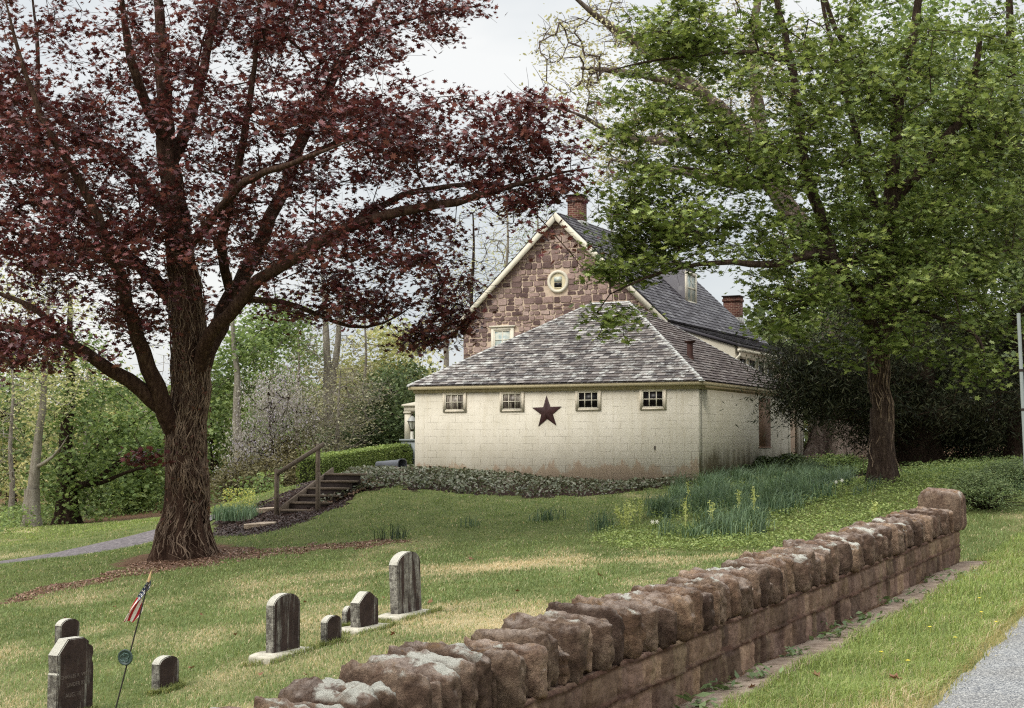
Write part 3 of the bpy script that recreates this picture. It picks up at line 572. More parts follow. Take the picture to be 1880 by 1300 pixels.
# lantern on the knee wall
lan = frame_root('lantern', 'white post lantern with a dark domed cap beside the grey knee wall', 'lantern', px0 + .36, py0 + .06, .119)
g = Geo(); g.tube([(0, 0, 0), (0, 0, .24)], .055, 12); g.build('base', simple('white_paint', S(226, 222, 212), .5, .05, 3), lan)
g = Geo(); g.tube([(0, 0, .24), (0, 0, .3), (0, 0, .31)], [.04, .04, .06], 10); g.tube([(0, 0, .555), (0, 0, .57)], [.165, .165], 6); g.tube([(0, 0, .74), (0, 0, .80)], .025, 8)
for k in range(6): a_ = k * math.pi / 3; g.tube([(.06 * math.cos(a_), .06 * math.sin(a_), .31), (.15 * math.cos(a_), .15 * math.sin(a_), .56)], .008, 4)
g.build('cage', mat_dark, lan)
g = Geo(); g.tube([(0, 0, .31), (0, 0, .554)], [.055, .143], 6); g.build('glass', simple('frosted_glass', S(206, 206, 198), .2, .05, 3, .5), lan)
g = Geo(); g.tube([(0, 0, .571), (0, 0, .64), (0, 0, .70), (0, 0, .74)], [.155, .125, .07, .03], 12); g.build('cap', simple('lantern_cap', S(150, 150, 146), .4, .1, 3, .5), lan)
# tub lying on its side
p = G3(722, 868, 38, 60); tub = empty('plastic_tub', (p[0], p[1], p[2] + .16), 'dark grey plastic tub lying on its side above the wooden steps', 'tub', None, R(62))
def shell(g, prof, k=20, sq=4):
    V = []; 
    for (z_, r_) in prof:
        for j in range(k): a_ = 2 * math.pi * j / k; m_ = (abs(math.cos(a_)) ** sq + abs(math.sin(a_)) ** sq) ** (-1 / sq); V.append((r_ * m_ * math.cos(a_), z_, r_ * m_ * math.sin(a_)))
    g.add(V, [[i * k + j, i * k + (j + 1) % k, (i + 1) * k + (j + 1) % k, (i + 1) * k + j] for i in range(len(prof) - 1) for j in range(k)])
g = Geo(); shell(g, [(.5, 0.001), (.5, .15), (0, .19), (-.22, .205), (-.25, .225), (-.30, .228), (-.30, .205), (-.2, .195), (.47, .14), (.47, .001)]); g.build('tub_body', simple('grey_plastic', S(82, 84, 90), .4, .08, 3, .4), tub, smooth=True)
g = Geo(); shell(g, [(-.302, .21), (-.302, .235), (-.285, .235), (-.285, .228)]); g.build('rim', simple('grey_plastic_rim', S(70, 72, 78), .4, .08, 3, .4), tub)

# ---------------- stone house
hs = frame_root('stone_house', 'red stone farmhouse with a steep gable and slate roof behind the outbuilding', 'house')
HX0, HX1, HY0, HY1, HE, HR = -12.05, -4.55, 9.65, 20.3, 4.42, 8.02; HM = (HX0 + HX1) / 2
slope = (HR - HE) / (HX1 - HM)
g = Geo()
def prism(g, x0, x1, xm, y0, y1, zb_, ze, zr, mi=0):
    V = [(x0, y0, zb_), (x1, y0, zb_), (x1, y0, ze), (xm, y0, zr), (x0, y0, ze), (x0, y1, zb_), (x1, y1, zb_), (x1, y1, ze), (xm, y1, zr), (x0, y1, ze)]
    g.add(V, [[0, 1, 2, 3, 4]], mi); g.add(V, [[9, 8, 7, 6, 5]], mi); g.add(V, [[1, 6, 7, 2], [5, 0, 4, 9], [4, 3, 8, 9], [3, 2, 7, 8], [0, 5, 6, 1]], mi)
prism(g, HX0, HX1, HM, HY0, HY1, -1.5, HE, HR - .02)
gp = [(HX0, -1.2), (HX1, -1.2), (HX1, HE), (HM, HR), (HX0, HE)]
rubble(g, (0, HY0, 0), (1, 0, 0), (0, 0, 1), gp, [(-8.72, -7.88, 5.2, 6.05), (-10.92, -10.02, 2.4, 4.2)], rng)
k0 = len(g.MI[0]) * 3
MI = [g.MI[0] * 0 + 1, g.MI[1] * 0 + 1, g.MI[2] * 0 + 1] + g.MI[3:]; g.MI = MI
rubble(g, (HX1, HY0, 0), (0, 1, 0), (0, 0, 1), [(0, -1.2), (HY1 - HY0, -1.2), (HY1 - HY0, HE), (0, HE)], [], rng)
g.build('wall', [mat_rub, mat_mortar], hs)
g = Geo(); ovh = .35; gy0, gy1 = HY0 - .22, HY1 + .15
for sx, x_e in ((-1, HX0), (1, HX1)):
    xe = x_e + sx * ovh; ze = HE - slope * ovh; a_ = np.array([xe, gy0, ze]); r_ = np.array([HM, gy0, HR])
    sl = np.linalg.norm(r_ - a_); ln = gy1 - gy0; Nn = np.array([sx * slope, 0, 1.0]); Nn /= np.linalg.norm(Nn)
    # solid slab
    t_ = .07; q = [a_, r_, r_ + [0, ln, 0], a_ + [0, ln, 0]]; V = [v + Nn * .0 for v in q] + [v + Nn * t_ for v in q]
    fc = [[0, 1, 2, 3], [7, 6, 5, 4], [0, 4, 5, 1], [3, 2, 6, 7], [0, 3, 7, 4]]; g.add(V, fc if sx > 0 else [f[::-1] for f in fc])
    if sx > 0: slates(g, a_ + Nn * t_, (0, 1, 0), (r_ - a_), [(0, 0), (ln, 0), (ln, sl), (0, sl)], .2, (.2, .34), rng, .02)
    else: slates(g, a_ + [0, ln, 0] + Nn * t_, (0, -1, 0), (r_ - a_), [(0, 0), (ln, 0), (ln, sl), (0, sl)], .2, (.2, .34), rng, .02)
hroof = g.build('roof', mat_slate_dark, hs)
g = Geo()
for sx, x_e in ((-1, HX0), (1, HX1)):
    xe = x_e + sx * (ovh + .02); ze = HE - slope * (ovh + .02)
    for (yy, dd, hh_) in ((gy0 - .035, .033, .24), (gy0, .20, .05)):
        a_, r_ = np.array([xe, yy, ze - .0]), np.array([HM, yy, HR + .02]); q = [a_ + [0, 0, .04], r_ + [0, 0, .04], r_ - [0, 0, hh_], a_ - [0, 0, hh_ * .9]]
        if hh_ < .1: q = [a_ - [0, 0, .02], r_ - [0, 0, .02], r_ - [0, 0, .06], a_ - [0, 0, .06]]
        V = q + [v + [0, dd, 0] for v in q]; fc = [[0, 1, 2, 3], [7, 6, 5, 4], [0, 4, 5, 1], [3, 2, 6, 7], [0, 3, 7, 4], [1, 5, 6, 2]]; g.add(V, fc if sx < 0 else [f[::-1] for f in fc])
g.bx(HX1 + .1, HX1 + ovh - .01, gy0, gy1, HE - slope * ovh - .2, HE - slope * ovh - .005); g.build('rake_board', mat_cream, hs)
# round window
g = Geo(); RC = (HM, HY0, 5.66)
def ring(g, c, r0, r1, y0, y1, k=36):
    V = []
    for (r_, y_) in ((r0, y1), (r0, y0), (r1, y0), (r1, y1)):
        for j in range(k): a_ = 2 * math.pi * j / k; V.append((c[0] + r_ * math.cos(a_), y_, c[2] + r_ * math.sin(a_)))
    g.add(V, [[i * k + j, i * k + (j + 1) % k, (i + 1) * k + (j + 1) % k, (i + 1) * k + j] for i in range(3) for j in range(k)])
ring(g, RC, .40, .30, HY0 - .07, HY0 + .02); rw = g.build('round_window', mat_cream, hs)
g = Geo(); V = [(RC[0], HY0 - .03, RC[2])] + [(RC[0] + .31 * math.cos(2 * math.pi * j / 36), HY0 - .03, RC[2] + .31 * math.sin(2 * math.pi * j / 36)) for j in range(36)]; g.add(V, [[0, 1 + j, 1 + (j + 1) % 36] for j in range(36)]); g.bx(RC[0] - .16, RC[0] + .16, HY0 - .045, HY0 - .031, RC[2] - .25, RC[2] - .21); g.build('board', simple('cream_board', S(212, 200, 168), .6, .06, 3), rw)
g = Geo(); g.bx(RC[0] - .14, RC[0] + .14, HY0 - .05, HY0 - .032, RC[2] - .01, RC[2] + .17); g.build('pane', mat_glass2, rw); g = Geo(); g.bx(RC[0] - .14, RC[0] + .14, HY0 - .05, HY0 - .032, RC[2] - .2, RC[2] - .04); g.build('pane', mat_glass, rw)
fr = window6(hs, -10.47, HY0 - .02, 2.55, 4.12, .9, mat_glass2, 2, 4, mat_cream, .12); g = Geo(); g.bx(-10.98, -9.96, HY0 - .09, HY0, 4.121, 4.18); g.build('lintel', mat_cream, fr)
# chimneys
def chimney(parent, x, y, z0, z1, wx, wy):
    g = Geo(); g.bx(x - wx / 2, x + wx / 2, y - wy / 2, y + wy / 2, z0, z1 - .22); g.bx(x - wx / 2 - .04, x + wx / 2 + .04, y - wy / 2 - .04, y + wy / 2 + .04, z1 - .218, z1 - .10); g.bx(x - wx / 2 - .01, x + wx / 2 + .01, y - wy / 2 - .01, y + wy / 2 + .01, z1 - .098, z1 - .0)
    o = g.build('chimney', mat_brick, parent); g = Geo(); g.bx(x - wx / 2 - .06, x + wx / 2 + .06, y - wy / 2 - .06, y + wy / 2 + .06, z1 + .002, z1 + .05); g.build('cap_slab', mat_dark, o)
    g = Geo(); g.bx(x - wx / 2 - .05, x + wx / 2 + .05, y - wy / 2 - .05, y + wy / 2 + .05, z0 + .3, z0 + .62); g.build('flashing', mat_hip, o); return o
chimney(hroof, HM - .02, 11.4, 7.4, 8.93, .52, .56)
# dormer on the right slope
def dormer(parent, y0, y1, wi, z1):
    xf = HX1 - wi; zf = HE + slope * wi; xb = HM
    g = Geo(); V = [(xf, y0, zf - .1), (xf, y1, zf - .1), (xf, y1, z1), (xf, (y0 + y1) / 2, z1 + .45), (xf, y0, z1)]; xbk = lambda z_: HX1 - (z_ - HE) / slope - .15
    Vb = [(xbk(zf), y0, zf - .1), (xbk(zf), y1, zf - .1), (xbk(z1), y1, z1), (xbk(z1 + .45), (y0 + y1) / 2, z1 + .45), (xbk(z1), y0, z1)]
    g.add(V + Vb, [[0, 1, 2, 3, 4]]); g.add(V + Vb, [[0, 4, 9, 5], [1, 6, 7, 2], [2, 7, 8, 3], [3, 8, 9, 4]]); d = g.build('dormer', mat_slate_dark, parent)
    g = Geo(); g.bx(xf - .01, xf + .05, y0 - .03, y0 + .12, zf, z1); g.bx(xf - .01, xf + .05, y1 - .12, y1 + .03, zf, z1); g.bx(xf - .01, xf + .05, y0 + .12, y1 - .12, z1 - .12, z1); g.bx(xf - .01, xf + .07, y0 + .12, y1 - .12, zf, zf + .1); g.bx(xf + .0, xf + .035, y0 + .12, y1 - .12, (zf + z1) / 2 - .03, (zf + z1) / 2 + .03); g.bx(xf, xf + .03, (y0 + y1) / 2 - .02, (y0 + y1) / 2 + .02, zf + .1, z1 - .12); g.build('window_frame', mat_cream, d)
    g = Geo(); g.bx(xf + .001, xf + .012, y0 + .12, y1 - .12, zf + .1, z1 - .12); g.build('pane', mat_glass2, d)
dormer(hroof, 14.9, 16.1, .85, 6.45)
# lean-to along the right side
LX, LY0, LY1 = HX1 + 2.6, HY0 + .1, 14.6
g = Geo(); V = [(HX1, LY0, -1.4), (LX, LY0, -1.4), (LX, LY0, 3.22), (HX1, LY0, 4.05), (HX1, LY1, -1.4), (LX, LY1, -1.4), (LX, LY1, 3.22), (HX1, LY1, 4.05)]; g.add(V, [[0, 1, 2, 3], [1, 5, 6, 2], [7, 6, 5, 4], [3, 2, 6, 7]]); g.build('lean_to_wall', mat_cream, hs)
def pent(name, x0, z0, x1, z1, y0, y1, m, par):
    g = Geo(); a_ = np.array([x1, y0, z1]); U = np.array([0, 1.0, 0]); Vv = np.array([x0 - x1, 0, z0 - z1]); sl = np.linalg.norm(Vv); V = [(x0, y0, z0), (x1, y0, z1), (x1, y1, z1), (x0, y1, z0), (x0, y0, z0 - .1), (x1, y0, z1 - .1), (x1, y1, z1 - .1), (x0, y1, z0 - .1)]
    g.add(V, [[0, 1, 2, 3], [7, 6, 5, 4], [0, 4, 5, 1], [1, 5, 6, 2], [3, 2, 6, 7]]); slates(g, a_, U, Vv, [(0, 0), (y1 - y0, 0), (y1 - y0, sl), (0, sl)], .2, (.2, .34), rng, .02); return g.build(name, m, par)
pent('lean_to_roof', HX1 + .0, 4.16, LX + .25, 3.27, LY0 - .1, 21.8, mat_slate_dark, hs)
g = Geo(); g.bx(LX + .13, LX + .24, LY0 - .1, 21.7, 3.02, 3.12); g.tube([(LX + .2, LY0, 3.05), (LX + .2, LY0 - .05, 2.9), (LX + .0, LY0 - .12, 2.7), (LX - .1, LY0 - .05, 2.6)], .045, 8); g.build('gutter', mat_cream, hs)
for k in range(4):
    y_ = LY0 + .35 + k * 1.12; g = Geo(); g.bx(LX + .002, LX + .05, y_, y_ + .07, 1.2, 2.9); g.bx(LX + .002, LX + .05, y_ + .78, y_ + .85, 1.2, 2.9); g.bx(LX + .002, LX + .05, y_ + .07, y_ + .78, 2.83, 2.9); g.bx(LX + .002, LX + .05, y_ + .07, y_ + .78, 1.2, 1.27); g.bx(LX + .002, LX + .04, y_ + .07, y_ + .78, 2.0, 2.05); f_ = g.build('window', mat_cream, hs)
    g = Geo(); g.bx(LX + .001, LX + .015, y_ + .07, y_ + .78, 1.27, 2.83); g.build('pane', mat_glass, f_)
for y_ in (16.0, 17.9, 18.35, 19.9, 21.1):
    g = Geo(); g.bx(LX - .1, LX + .08, y_ - .09, y_ + .09, -.75, 3.15); g.bx(LX - .13, LX + .11, y_ - .12, y_ + .12, 2.95, 3.1); g.build('porch_column', mat_cream, hs)
g = Geo(); g.bx(HX1, LX + .2, 14.6, 21.6, -1.3, -.76); g.bx(HX1 - .02, HX1 + .06, 14.7, 21.6, -.75, 3.3); g.build('porch_floor', mat_siding, hs)
# lower rear wing
g = Geo(); prism(g, -9.9, -4.2, -7.05, 20.3, 27.5, -1.5, 3.3, 5.35); g.build('rear_wing', mat_siding, hs)
g = Geo()
for sx in (-1, 1):
    a_ = np.array([-7.05 + sx * 3.1, 20.31, 3.15]); r_ = np.array([-7.05, 20.31, 5.42]); sl = np.linalg.norm(r_ - a_)
    if sx > 0: slates(g, a_, (0, 1, 0), r_ - a_, [(0, 0), (7.4, 0), (7.4, sl), (0, sl)], .2, (.2, .34), rng)
    else: slates(g, a_ + [0, 7.4, 0], (0, -1, 0), r_ - a_, [(0, 0), (7.4, 0), (7.4, sl), (0, sl)], .2, (.2, .34), rng)
wr_ = g.build('wing_roof', mat_slate_dark, hs); chimney(wr_, -6.75, 25.4, 4.9, 6.45, .72, .6)

# ---------------- wooden steps with hand rail
mat_wood = simple('weathered_timber', S(104, 92, 80), .85, .25, 9, .15, 0, .01)
mat_tread = simple('tread_timber', S(104, 92, 80), .85, .25, 9, .15, 0, .01)
b0 = G3(548, 941, 30, 45); st_root = empty('wooden_steps', tuple(b0), 'dark timber garden steps with a grey hand rail climbing the mulched bank', 'steps')
hd = np.array([.52, .854]); sdv = np.array([.93, -.37]); sa = math.atan2(sdv[1], sdv[0])
for k in range(6):
    c = b0[:2] + hd * (.33 * k + .17); wz = b0[2] + .02 + .165 * k
    g = Geo(); g.box((c[0] - b0[0], c[1] - b0[1], wz - b0[2] - .028 + .05), (1.0, .36, .05), sa); g.build('tread', mat_tread, st_root)
    g = Geo(); cc = c - hd * .15; g.box((cc[0] - b0[0], cc[1] - b0[1], wz - b0[2] - .22), (1.0, .03, .44), sa); g.build('riser', mat_dark, st_root)
for q in (-1,):
    P0_ = sdv * .53 * q; a_ = P0_; b2 = P0_ + hd * 2.05; g = Geo(); t_ = .025; nn = sdv * t_
    V = []
    for pnt, z0, z1 in ((a_, -.25, .1), (b2, .55, 1.03)):
        for sg in (-1, 1):
            for z_ in (z0, z1): V.append((pnt[0] + sg * nn[0], pnt[1] + sg * nn[1], z_))
    g.add(V, [[0, 1, 3, 2], [4, 6, 7, 5], [0, 4, 5, 1], [2, 3, 7, 6], [1, 5, 7, 3], [0, 2, 6, 4]]); g.build('stringer', mat_wood, st_root)
pl = -sdv * .60; pr = sdv * .52; pt = pl + hd * 1.55
for P_, z0, z1 in ((pl, -.3, 1.02), (pr, -.3, .95), (pt, .2, 1.62)):
    g = Geo(); g.box((P_[0], P_[1], (z0 + z1) / 2), (.085, .085, z1 - z0), sa); g.build('post', mat_wood, st_root)
g = Geo(); dv = np.array([pt[0] - pl[0], pt[1] - pl[1], .62]); e0 = np.array([pl[0], pl[1], 1.0]) - dv * .04; e1 = e0 + dv * 1.12; off = np.array([sdv[0], sdv[1], 0]) * .07
V = [e + off * a_ + np.array([0, 0, b2]) for e in (e0, e1) for a_ in (.75, 1.3) for b2 in (-.11, .0)]; g.add(V, [[0, 1, 3, 2], [4, 6, 7, 5], [0, 4, 5, 1], [2, 3, 7, 6], [1, 5, 7, 3], [0, 2, 6, 4]]); g.build('hand_rail', mat_wood, st_root)
# flat stepping stones
n = N('flagstone'); mat_flag = n.fin(n.ramp(n.noise(5, 5, .7), [(.3, S(140, 122, 104)), (.7, S(196, 178, 156))]), .9, n.bump(n.noise(20, 5), .02))
for i, (px_, py_, w_, lb) in enumerate([(480, 966, .8, 'long pale flagstone lying in the bark mulch left of the steps lower end'), (490, 938, .55, 'small pale flagstone beside the left post of the steps'), (628, 868, .7, 'rough flagstone capping the top of the timber steps'), (655, 873, .9, 'brown flagstone edging the ivy bank above the steps')]):
    p = G3(px_, py_, 28, 50); g = Geo(); k = 9; V = []; rr = [w_ / 2 * rng.uniform(.8, 1.1) for _ in range(k)]
    for z_ in (-.06, .05):
        for j in range(k): a_ = 2 * math.pi * j / k; V.append((rr[j] * math.cos(a_), rr[j] * .55 * math.sin(a_), z_))
    g.add(V, [[j, (j + 1) % k, k + (j + 1) % k, k + j] for j in range(k)]); g.add(V, [list(range(k, 2 * k))]); o = g.build('flagstone', mat_flag); o.location = (p[0], p[1], p[2] + .02); o.rotation_euler = (R(3), R(-4), R(12)); tag(o, lb, 'flagstone', 'flagstones by the steps')
# ------------------------------------------------------------------ gravestones
def gravemat(nm, seed, pale=.0):
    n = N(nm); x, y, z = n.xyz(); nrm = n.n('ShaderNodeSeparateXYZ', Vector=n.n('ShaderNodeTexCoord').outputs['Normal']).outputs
    dk = n.ramp(n.noise(5, 6, .7, n.map((1, 1, 1), loc=(seed, 0, 0))), [(.3, S(44, 35, 33)), (.6, S(76, 62, 57)), (.8, S(116, 100, 90))])
    lt = n.ramp(n.noise(9, 5, .7, n.map((1, 1, 1), loc=(0, seed, 0))), [(.35, S(96, 92, 86)), (.55, S(160, 156, 146)), (.75, S(212, 208, 196))])
    str_ = n.ramp(n.noise(1, 5, .7, n.map((13, 13, 1.3), loc=(seed, seed, 0))), [(.56 - pale, 0.0), (.68 - pale, .75)])
    lowr = n.ramp(n.math('ADD', n.math('MULTIPLY', z, -1.6), n.math('MULTIPLY', n.noise(7, 4), 1.1)), [(.52, 0.0), (.8, .55)])
    front = n.mix(str_, dk, lt); front = n.mix(n.math('MULTIPLY', lowr, .8), front, lt); front = n.mix(n.ramp(n.noise(40, 4, .7), [(.5, 0.0), (.7, .35)]), front, S(36, 28, 28))
    side_lit = n.ramp(n.math('ABSOLUTE', nrm[1]), [(.35, 1.0), (.75, 0.0)])
    top_lit = n.ramp(nrm[2], [(.2, 0.0), (.55, 1.0)])
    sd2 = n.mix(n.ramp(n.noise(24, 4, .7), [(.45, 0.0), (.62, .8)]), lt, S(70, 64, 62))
    c = n.mix(side_lit, front, sd2); c = n.mix(n.math('MULTIPLY', top_lit, .9), c, S(208, 204, 190))  # flanks and tops painted paler as if lit, over the stained front
    return n.fin(c, .9, n.bump(n.noise(30, 8, .8), .03), .15)
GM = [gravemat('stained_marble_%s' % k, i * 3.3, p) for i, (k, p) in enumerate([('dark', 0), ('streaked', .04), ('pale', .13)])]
mat_base = simple('pale_marble_base', S(180, 174, 158), .85, .3, 9, .15, 0, .01)
RS = math.atan2(WD[1], WD[0])
def ppm(X, Y): return (WD[0] * Y - X * WD[1]) / Y ** 2 * F
GS = []
def gravestone(px0, px1, pyb, pyt, Y, th, prof, m, label, base=False, roll=0, tilt=0):
    p = Wp(px0, pyb, Y); wd = (px1 - px0) / ppm(p[0], Y); ht = (pyb - pyt) / F * Y * 1.0 - .02
    zg = Hs(p[0] + WD[0] * wd / 2, p[1] + WD[1] * wd / 2); top = p[2] + ht
    cx, cy = p[0] + WD[0] * wd / 2, p[1] + WD[1] * wd / 2; zb_ = zg - .02; H_ = top - zb_
    root = empty('gravestone', (cx, cy, zb_), label, 'gravestone', 'old stained headstones in the grass', RS); root.rotation_euler = (tilt, roll, RS)
    pts = []; nP = 26; GS.append((cx, cy, wd / 2 + (.17 if base else 0), th + (.12 if base else 0)))
    for i in range(nP + 1):
        t = -1 + 2 * i / nP
        if prof == 'arch': z_ = H_ - .10 * wd / .46 * (1 - math.sqrt(max(0, 1 - (t * .98) ** 2))) * 1.25
        elif prof == 'round': z_ = H_ - .5 * wd * (1 - math.sqrt(max(0, 1 - (t * .995) ** 2)))
        elif prof == 'wave': z_ = H_ - .05 + .05 * math.cos(t * math.pi * .8) - .012 * abs(t)
        else: z_ = H_ - max(0, abs(t) - .42) * .22 * (wd / .46) * 1.3
        pts.append((t * wd / 2, z_))
    out = [(-wd / 2, -.35)] + pts + [(wd / 2, -.35)]
    if prof == 'shoulder':
        out = [(-wd / 2, -.35), (-wd / 2, H_ - .30), (-wd / 2 + .012, H_ - .285), (-wd / 2 + .0, H_ - .13)] + [(-wd * .22, H_), (wd * .22, H_ - .004)] + [(wd * .36, H_ - .045), (wd * .36, H_ - .07), (wd / 2 - .01, H_ - .10), (wd / 2, H_ - .15), (wd / 2 - .02, H_ - .21), (wd / 2, H_ - .26), (wd / 2, -.35)]
    bm = bmesh.new(); vs = [bm.verts.new((a, 0, b)) for a, b in out]; f = bm.faces.new(vs); r = bmesh.ops.extrude_face_region(bm, geom=[f])
    bmesh.ops.translate(bm, verts=[v for v in r['geom'] if isinstance(v, bmesh.types.BMVert)], vec=(0, th, 0)); bmesh.ops.recalc_face_normals(bm, faces=bm.faces)
    bmesh.ops.bevel(bm, geom=[e for e in bm.edges if e.is_boundary is False and abs(e.verts[0].co.y - e.verts[1].co.y) < 1e-6 and e.calc_face_angle(0) > 1], offset=.008, segments=2, affect='EDGES')
    me = bpy.data.meshes.new('slab'); bm.to_mesh(me); bm.free(); me.materials.append(m); o = bpy.data.objects.new('slab', me); COL.objects.link(o); o.parent = root
    if base:
        g = Geo(); P, Fc = CG; k = 8; Q = P / ((np.abs(P) ** k).sum(1) ** (1 / k))[:, None] * np.array([wd / 2 + .17, th / 2 + .12, .075]); Q += (fbm(Q[:, 0] * 9, Q[:, 1] * 9, Q[:, 2] * 9, 3, 2) - .5)[:, None] * .015
        g.add(Q + [0, th / 2, .0], Fc); ob = g.build('base', mat_base, root, smooth=True); ob.rotation_euler = (-tilt, -roll, 0)
    return root, wd, H_
def frontpix(x): return x
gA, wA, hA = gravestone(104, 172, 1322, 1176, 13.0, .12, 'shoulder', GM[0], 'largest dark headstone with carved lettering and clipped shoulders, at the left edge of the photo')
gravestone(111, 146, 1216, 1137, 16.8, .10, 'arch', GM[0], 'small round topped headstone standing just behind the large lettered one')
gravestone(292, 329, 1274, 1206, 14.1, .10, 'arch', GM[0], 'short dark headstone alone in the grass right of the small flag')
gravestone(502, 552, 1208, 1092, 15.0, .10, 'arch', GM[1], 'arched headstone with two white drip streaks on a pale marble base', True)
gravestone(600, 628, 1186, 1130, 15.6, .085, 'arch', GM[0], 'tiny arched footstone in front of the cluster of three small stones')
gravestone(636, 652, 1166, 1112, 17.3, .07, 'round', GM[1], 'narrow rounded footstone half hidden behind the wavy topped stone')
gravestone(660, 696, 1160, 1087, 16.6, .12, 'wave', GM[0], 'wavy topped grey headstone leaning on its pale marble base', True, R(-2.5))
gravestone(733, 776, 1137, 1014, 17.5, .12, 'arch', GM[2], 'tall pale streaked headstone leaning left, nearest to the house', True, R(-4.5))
# worn carved lettering on the largest stone
def text(s, size, x, z, par, mat, y=-.0015, nm='inscription'):
    c = bpy.data.curves.new(nm, 'FONT'); c.body = s; c.size = size; c.align_x = 'CENTER'; c.extrude = .001; o = bpy.data.objects.new(nm, c); COL.objects.link(o)
    dg = bpy.context.evaluated_depsgraph_get(); me = bpy.data.meshes.new_from_object(o.evaluated_get(dg)); bpy.data.objects.remove(o); me.materials.append(mat)
    m = bpy.data.objects.new(nm, me); COL.objects.link(m); m.parent = par; m.location = (x, y, z); m.rotation_euler = (math.pi / 2, 0, 0); return m
mat_carve = simple('worn_carving', S(104, 94, 88), .95, .4, 30, .1)
text('CHARLES R. WILLS', .047, .0, hA - .345, gA, mat_carve); text('UNDER 87', .05, .0, hA - .42, gA, mat_carve); text('AUG. 18', .055, -.03, hA - .51, gA, mat_carve)

# ------------------------------------------------------------------ flag and grave marker
pb = Wp(211, 1306, 12.3); pt_ = Wp(278, 1047, 12.3); dirp = (pt_ - pb) / np.linalg.norm(pt_ - pb); zg = Hs(pb[0], pb[1]); pbase = pb - dirp * ((pb[2] - zg + .03) / dirp[2])
mat_pole = simple('dark_flag_staff', S(46, 42, 40), .5, .2, 9)
fl = empty('grave_flag', tuple(pbase), 'small furled stars and stripes flag on a leaning dark staff among the graves', 'flag')
L_ = np.linalg.norm(pt_ - pbase); g = Geo(); g.tube([(0, 0, 0), tuple(dirp * L_ * .5), tuple(dirp * (L_ - .1))], .0065, 8); g.build('staff', mat_pole, fl)
g = Geo(); g.tube([tuple(dirp * (L_ - .1)), tuple(dirp * (L_ - .07)), tuple(dirp * (L_ - .03)), tuple(dirp * L_)], [.009, .012, .007, .001], 8); g.build('finial', simple('gold_tip', S(190, 160, 120), .4, .1, 5), fl)
nu, nv = 39, 52; A_ = np.array([p for p in (Wp(275, 1062, 12.3) - pbase, Wp(260, 1118, 12.32) - pbase)])
B_ = np.array([Wp(226, 1141, 12.28) - pbase, Wp(243, 1142, 12.36) - pbase]); V = []
for i in range(nu + 1):
    for j in range(nv + 1):
        u, v = i / nu, j / nv
        h_ = A_[0] * (1 - u) + A_[1] * u; e_ = B_[0] * (1 - u) + B_[1] * u
        q = h_ * (1 - v) + e_ * v; q = q + np.array([-.034 * (1 - u), 0, -.012]) * math.sin(math.pi * v)
        q = q + np.array([.02 * math.sin(u * 7 + v * 2.0), .016 * math.sin(u * 9 + v * 3) * min(1, v * 4 + .25), .006 * math.sin(u * 13)]) * (1 - .2 * v); V.append(q)
idx = lambda i, j: i * (nv + 1) + j
Fc, MIx = [], []
for i in range(nu):
    for j in range(nv):
        Fc.append([idx(i, j), idx(i, j + 1), idx(i + 1, j + 1), idx(i + 1, j)])
        if i < 21 and j < 21: MIx.append(0 if (i % 4 in (1, 2) and (j + 2 * (i // 4 % 2)) % 4 in (0, 1)) else 2)
        else: MIx.append(1 if (i // 5) % 2 == 0 else 0)
g = Geo(); g.add(V, Fc, MIx); cl = g.build('cloth', [simple('flag_white', S(226, 222, 214), .8, .05, 5), simple('flag_red', S(172, 40, 48), .8, .1, 5), simple('flag_blue', S(44, 56, 84), .8, .1, 5)], fl, smooth=True)
sm = cl.modifiers.new('thickness', 'SOLIDIFY'); sm.thickness = .0015
pm = Wp(230, 1207, 12.27); mk = empty('grave_marker', tuple(pm), 'dark green bronze medallion with a scalloped rim on the flag staff', 'marker')
mat_bronze = simple('green_bronze', S(44, 62, 58), .5, .3, 12, .5)
g = Geo(); k = 60; V = []
for (rr, yy) in ((0, .006), (.058, .006), (.066, .004), (.066, -.004), (.056, -.007), (.053, -.003), (0, -.003)):
    for j in range(k): a_ = 2 * math.pi * j / k; r2 = rr + (.003 * math.cos(a_ * 18) if rr > .06 else 0); V.append((r2 * math.cos(a_), yy, r2 * math.sin(a_)))
g.add(V, [[i * k + j, i * k + (j + 1) % k, (i + 1) * k + (j + 1) % k, (i + 1) * k + j] for i in range(6) for j in range(k)]); g.build('disc', mat_bronze, mk)
g = Geo()
for (x_, z_, r_, a0, a1) in ((-.018, 0, .026, 60, 300), (.016, .008, .02, -120, 120), (.004, -.02, .018, 150, 400), (0, .025, .012, 0, 300)):
    g.tube([(x_ + r_ * math.cos(R(a0 + (a1 - a0) * t / 12)), -.006, z_ + r_ * math.sin(R(a0 + (a1 - a0) * t / 12))) for t in range(13)], .003, 5)
g.build('emblem', simple('worn_bronze', S(84, 108, 100), .5, .2, 12, .5), mk); mk.rotation_euler = (0, R(-14), R(-12))

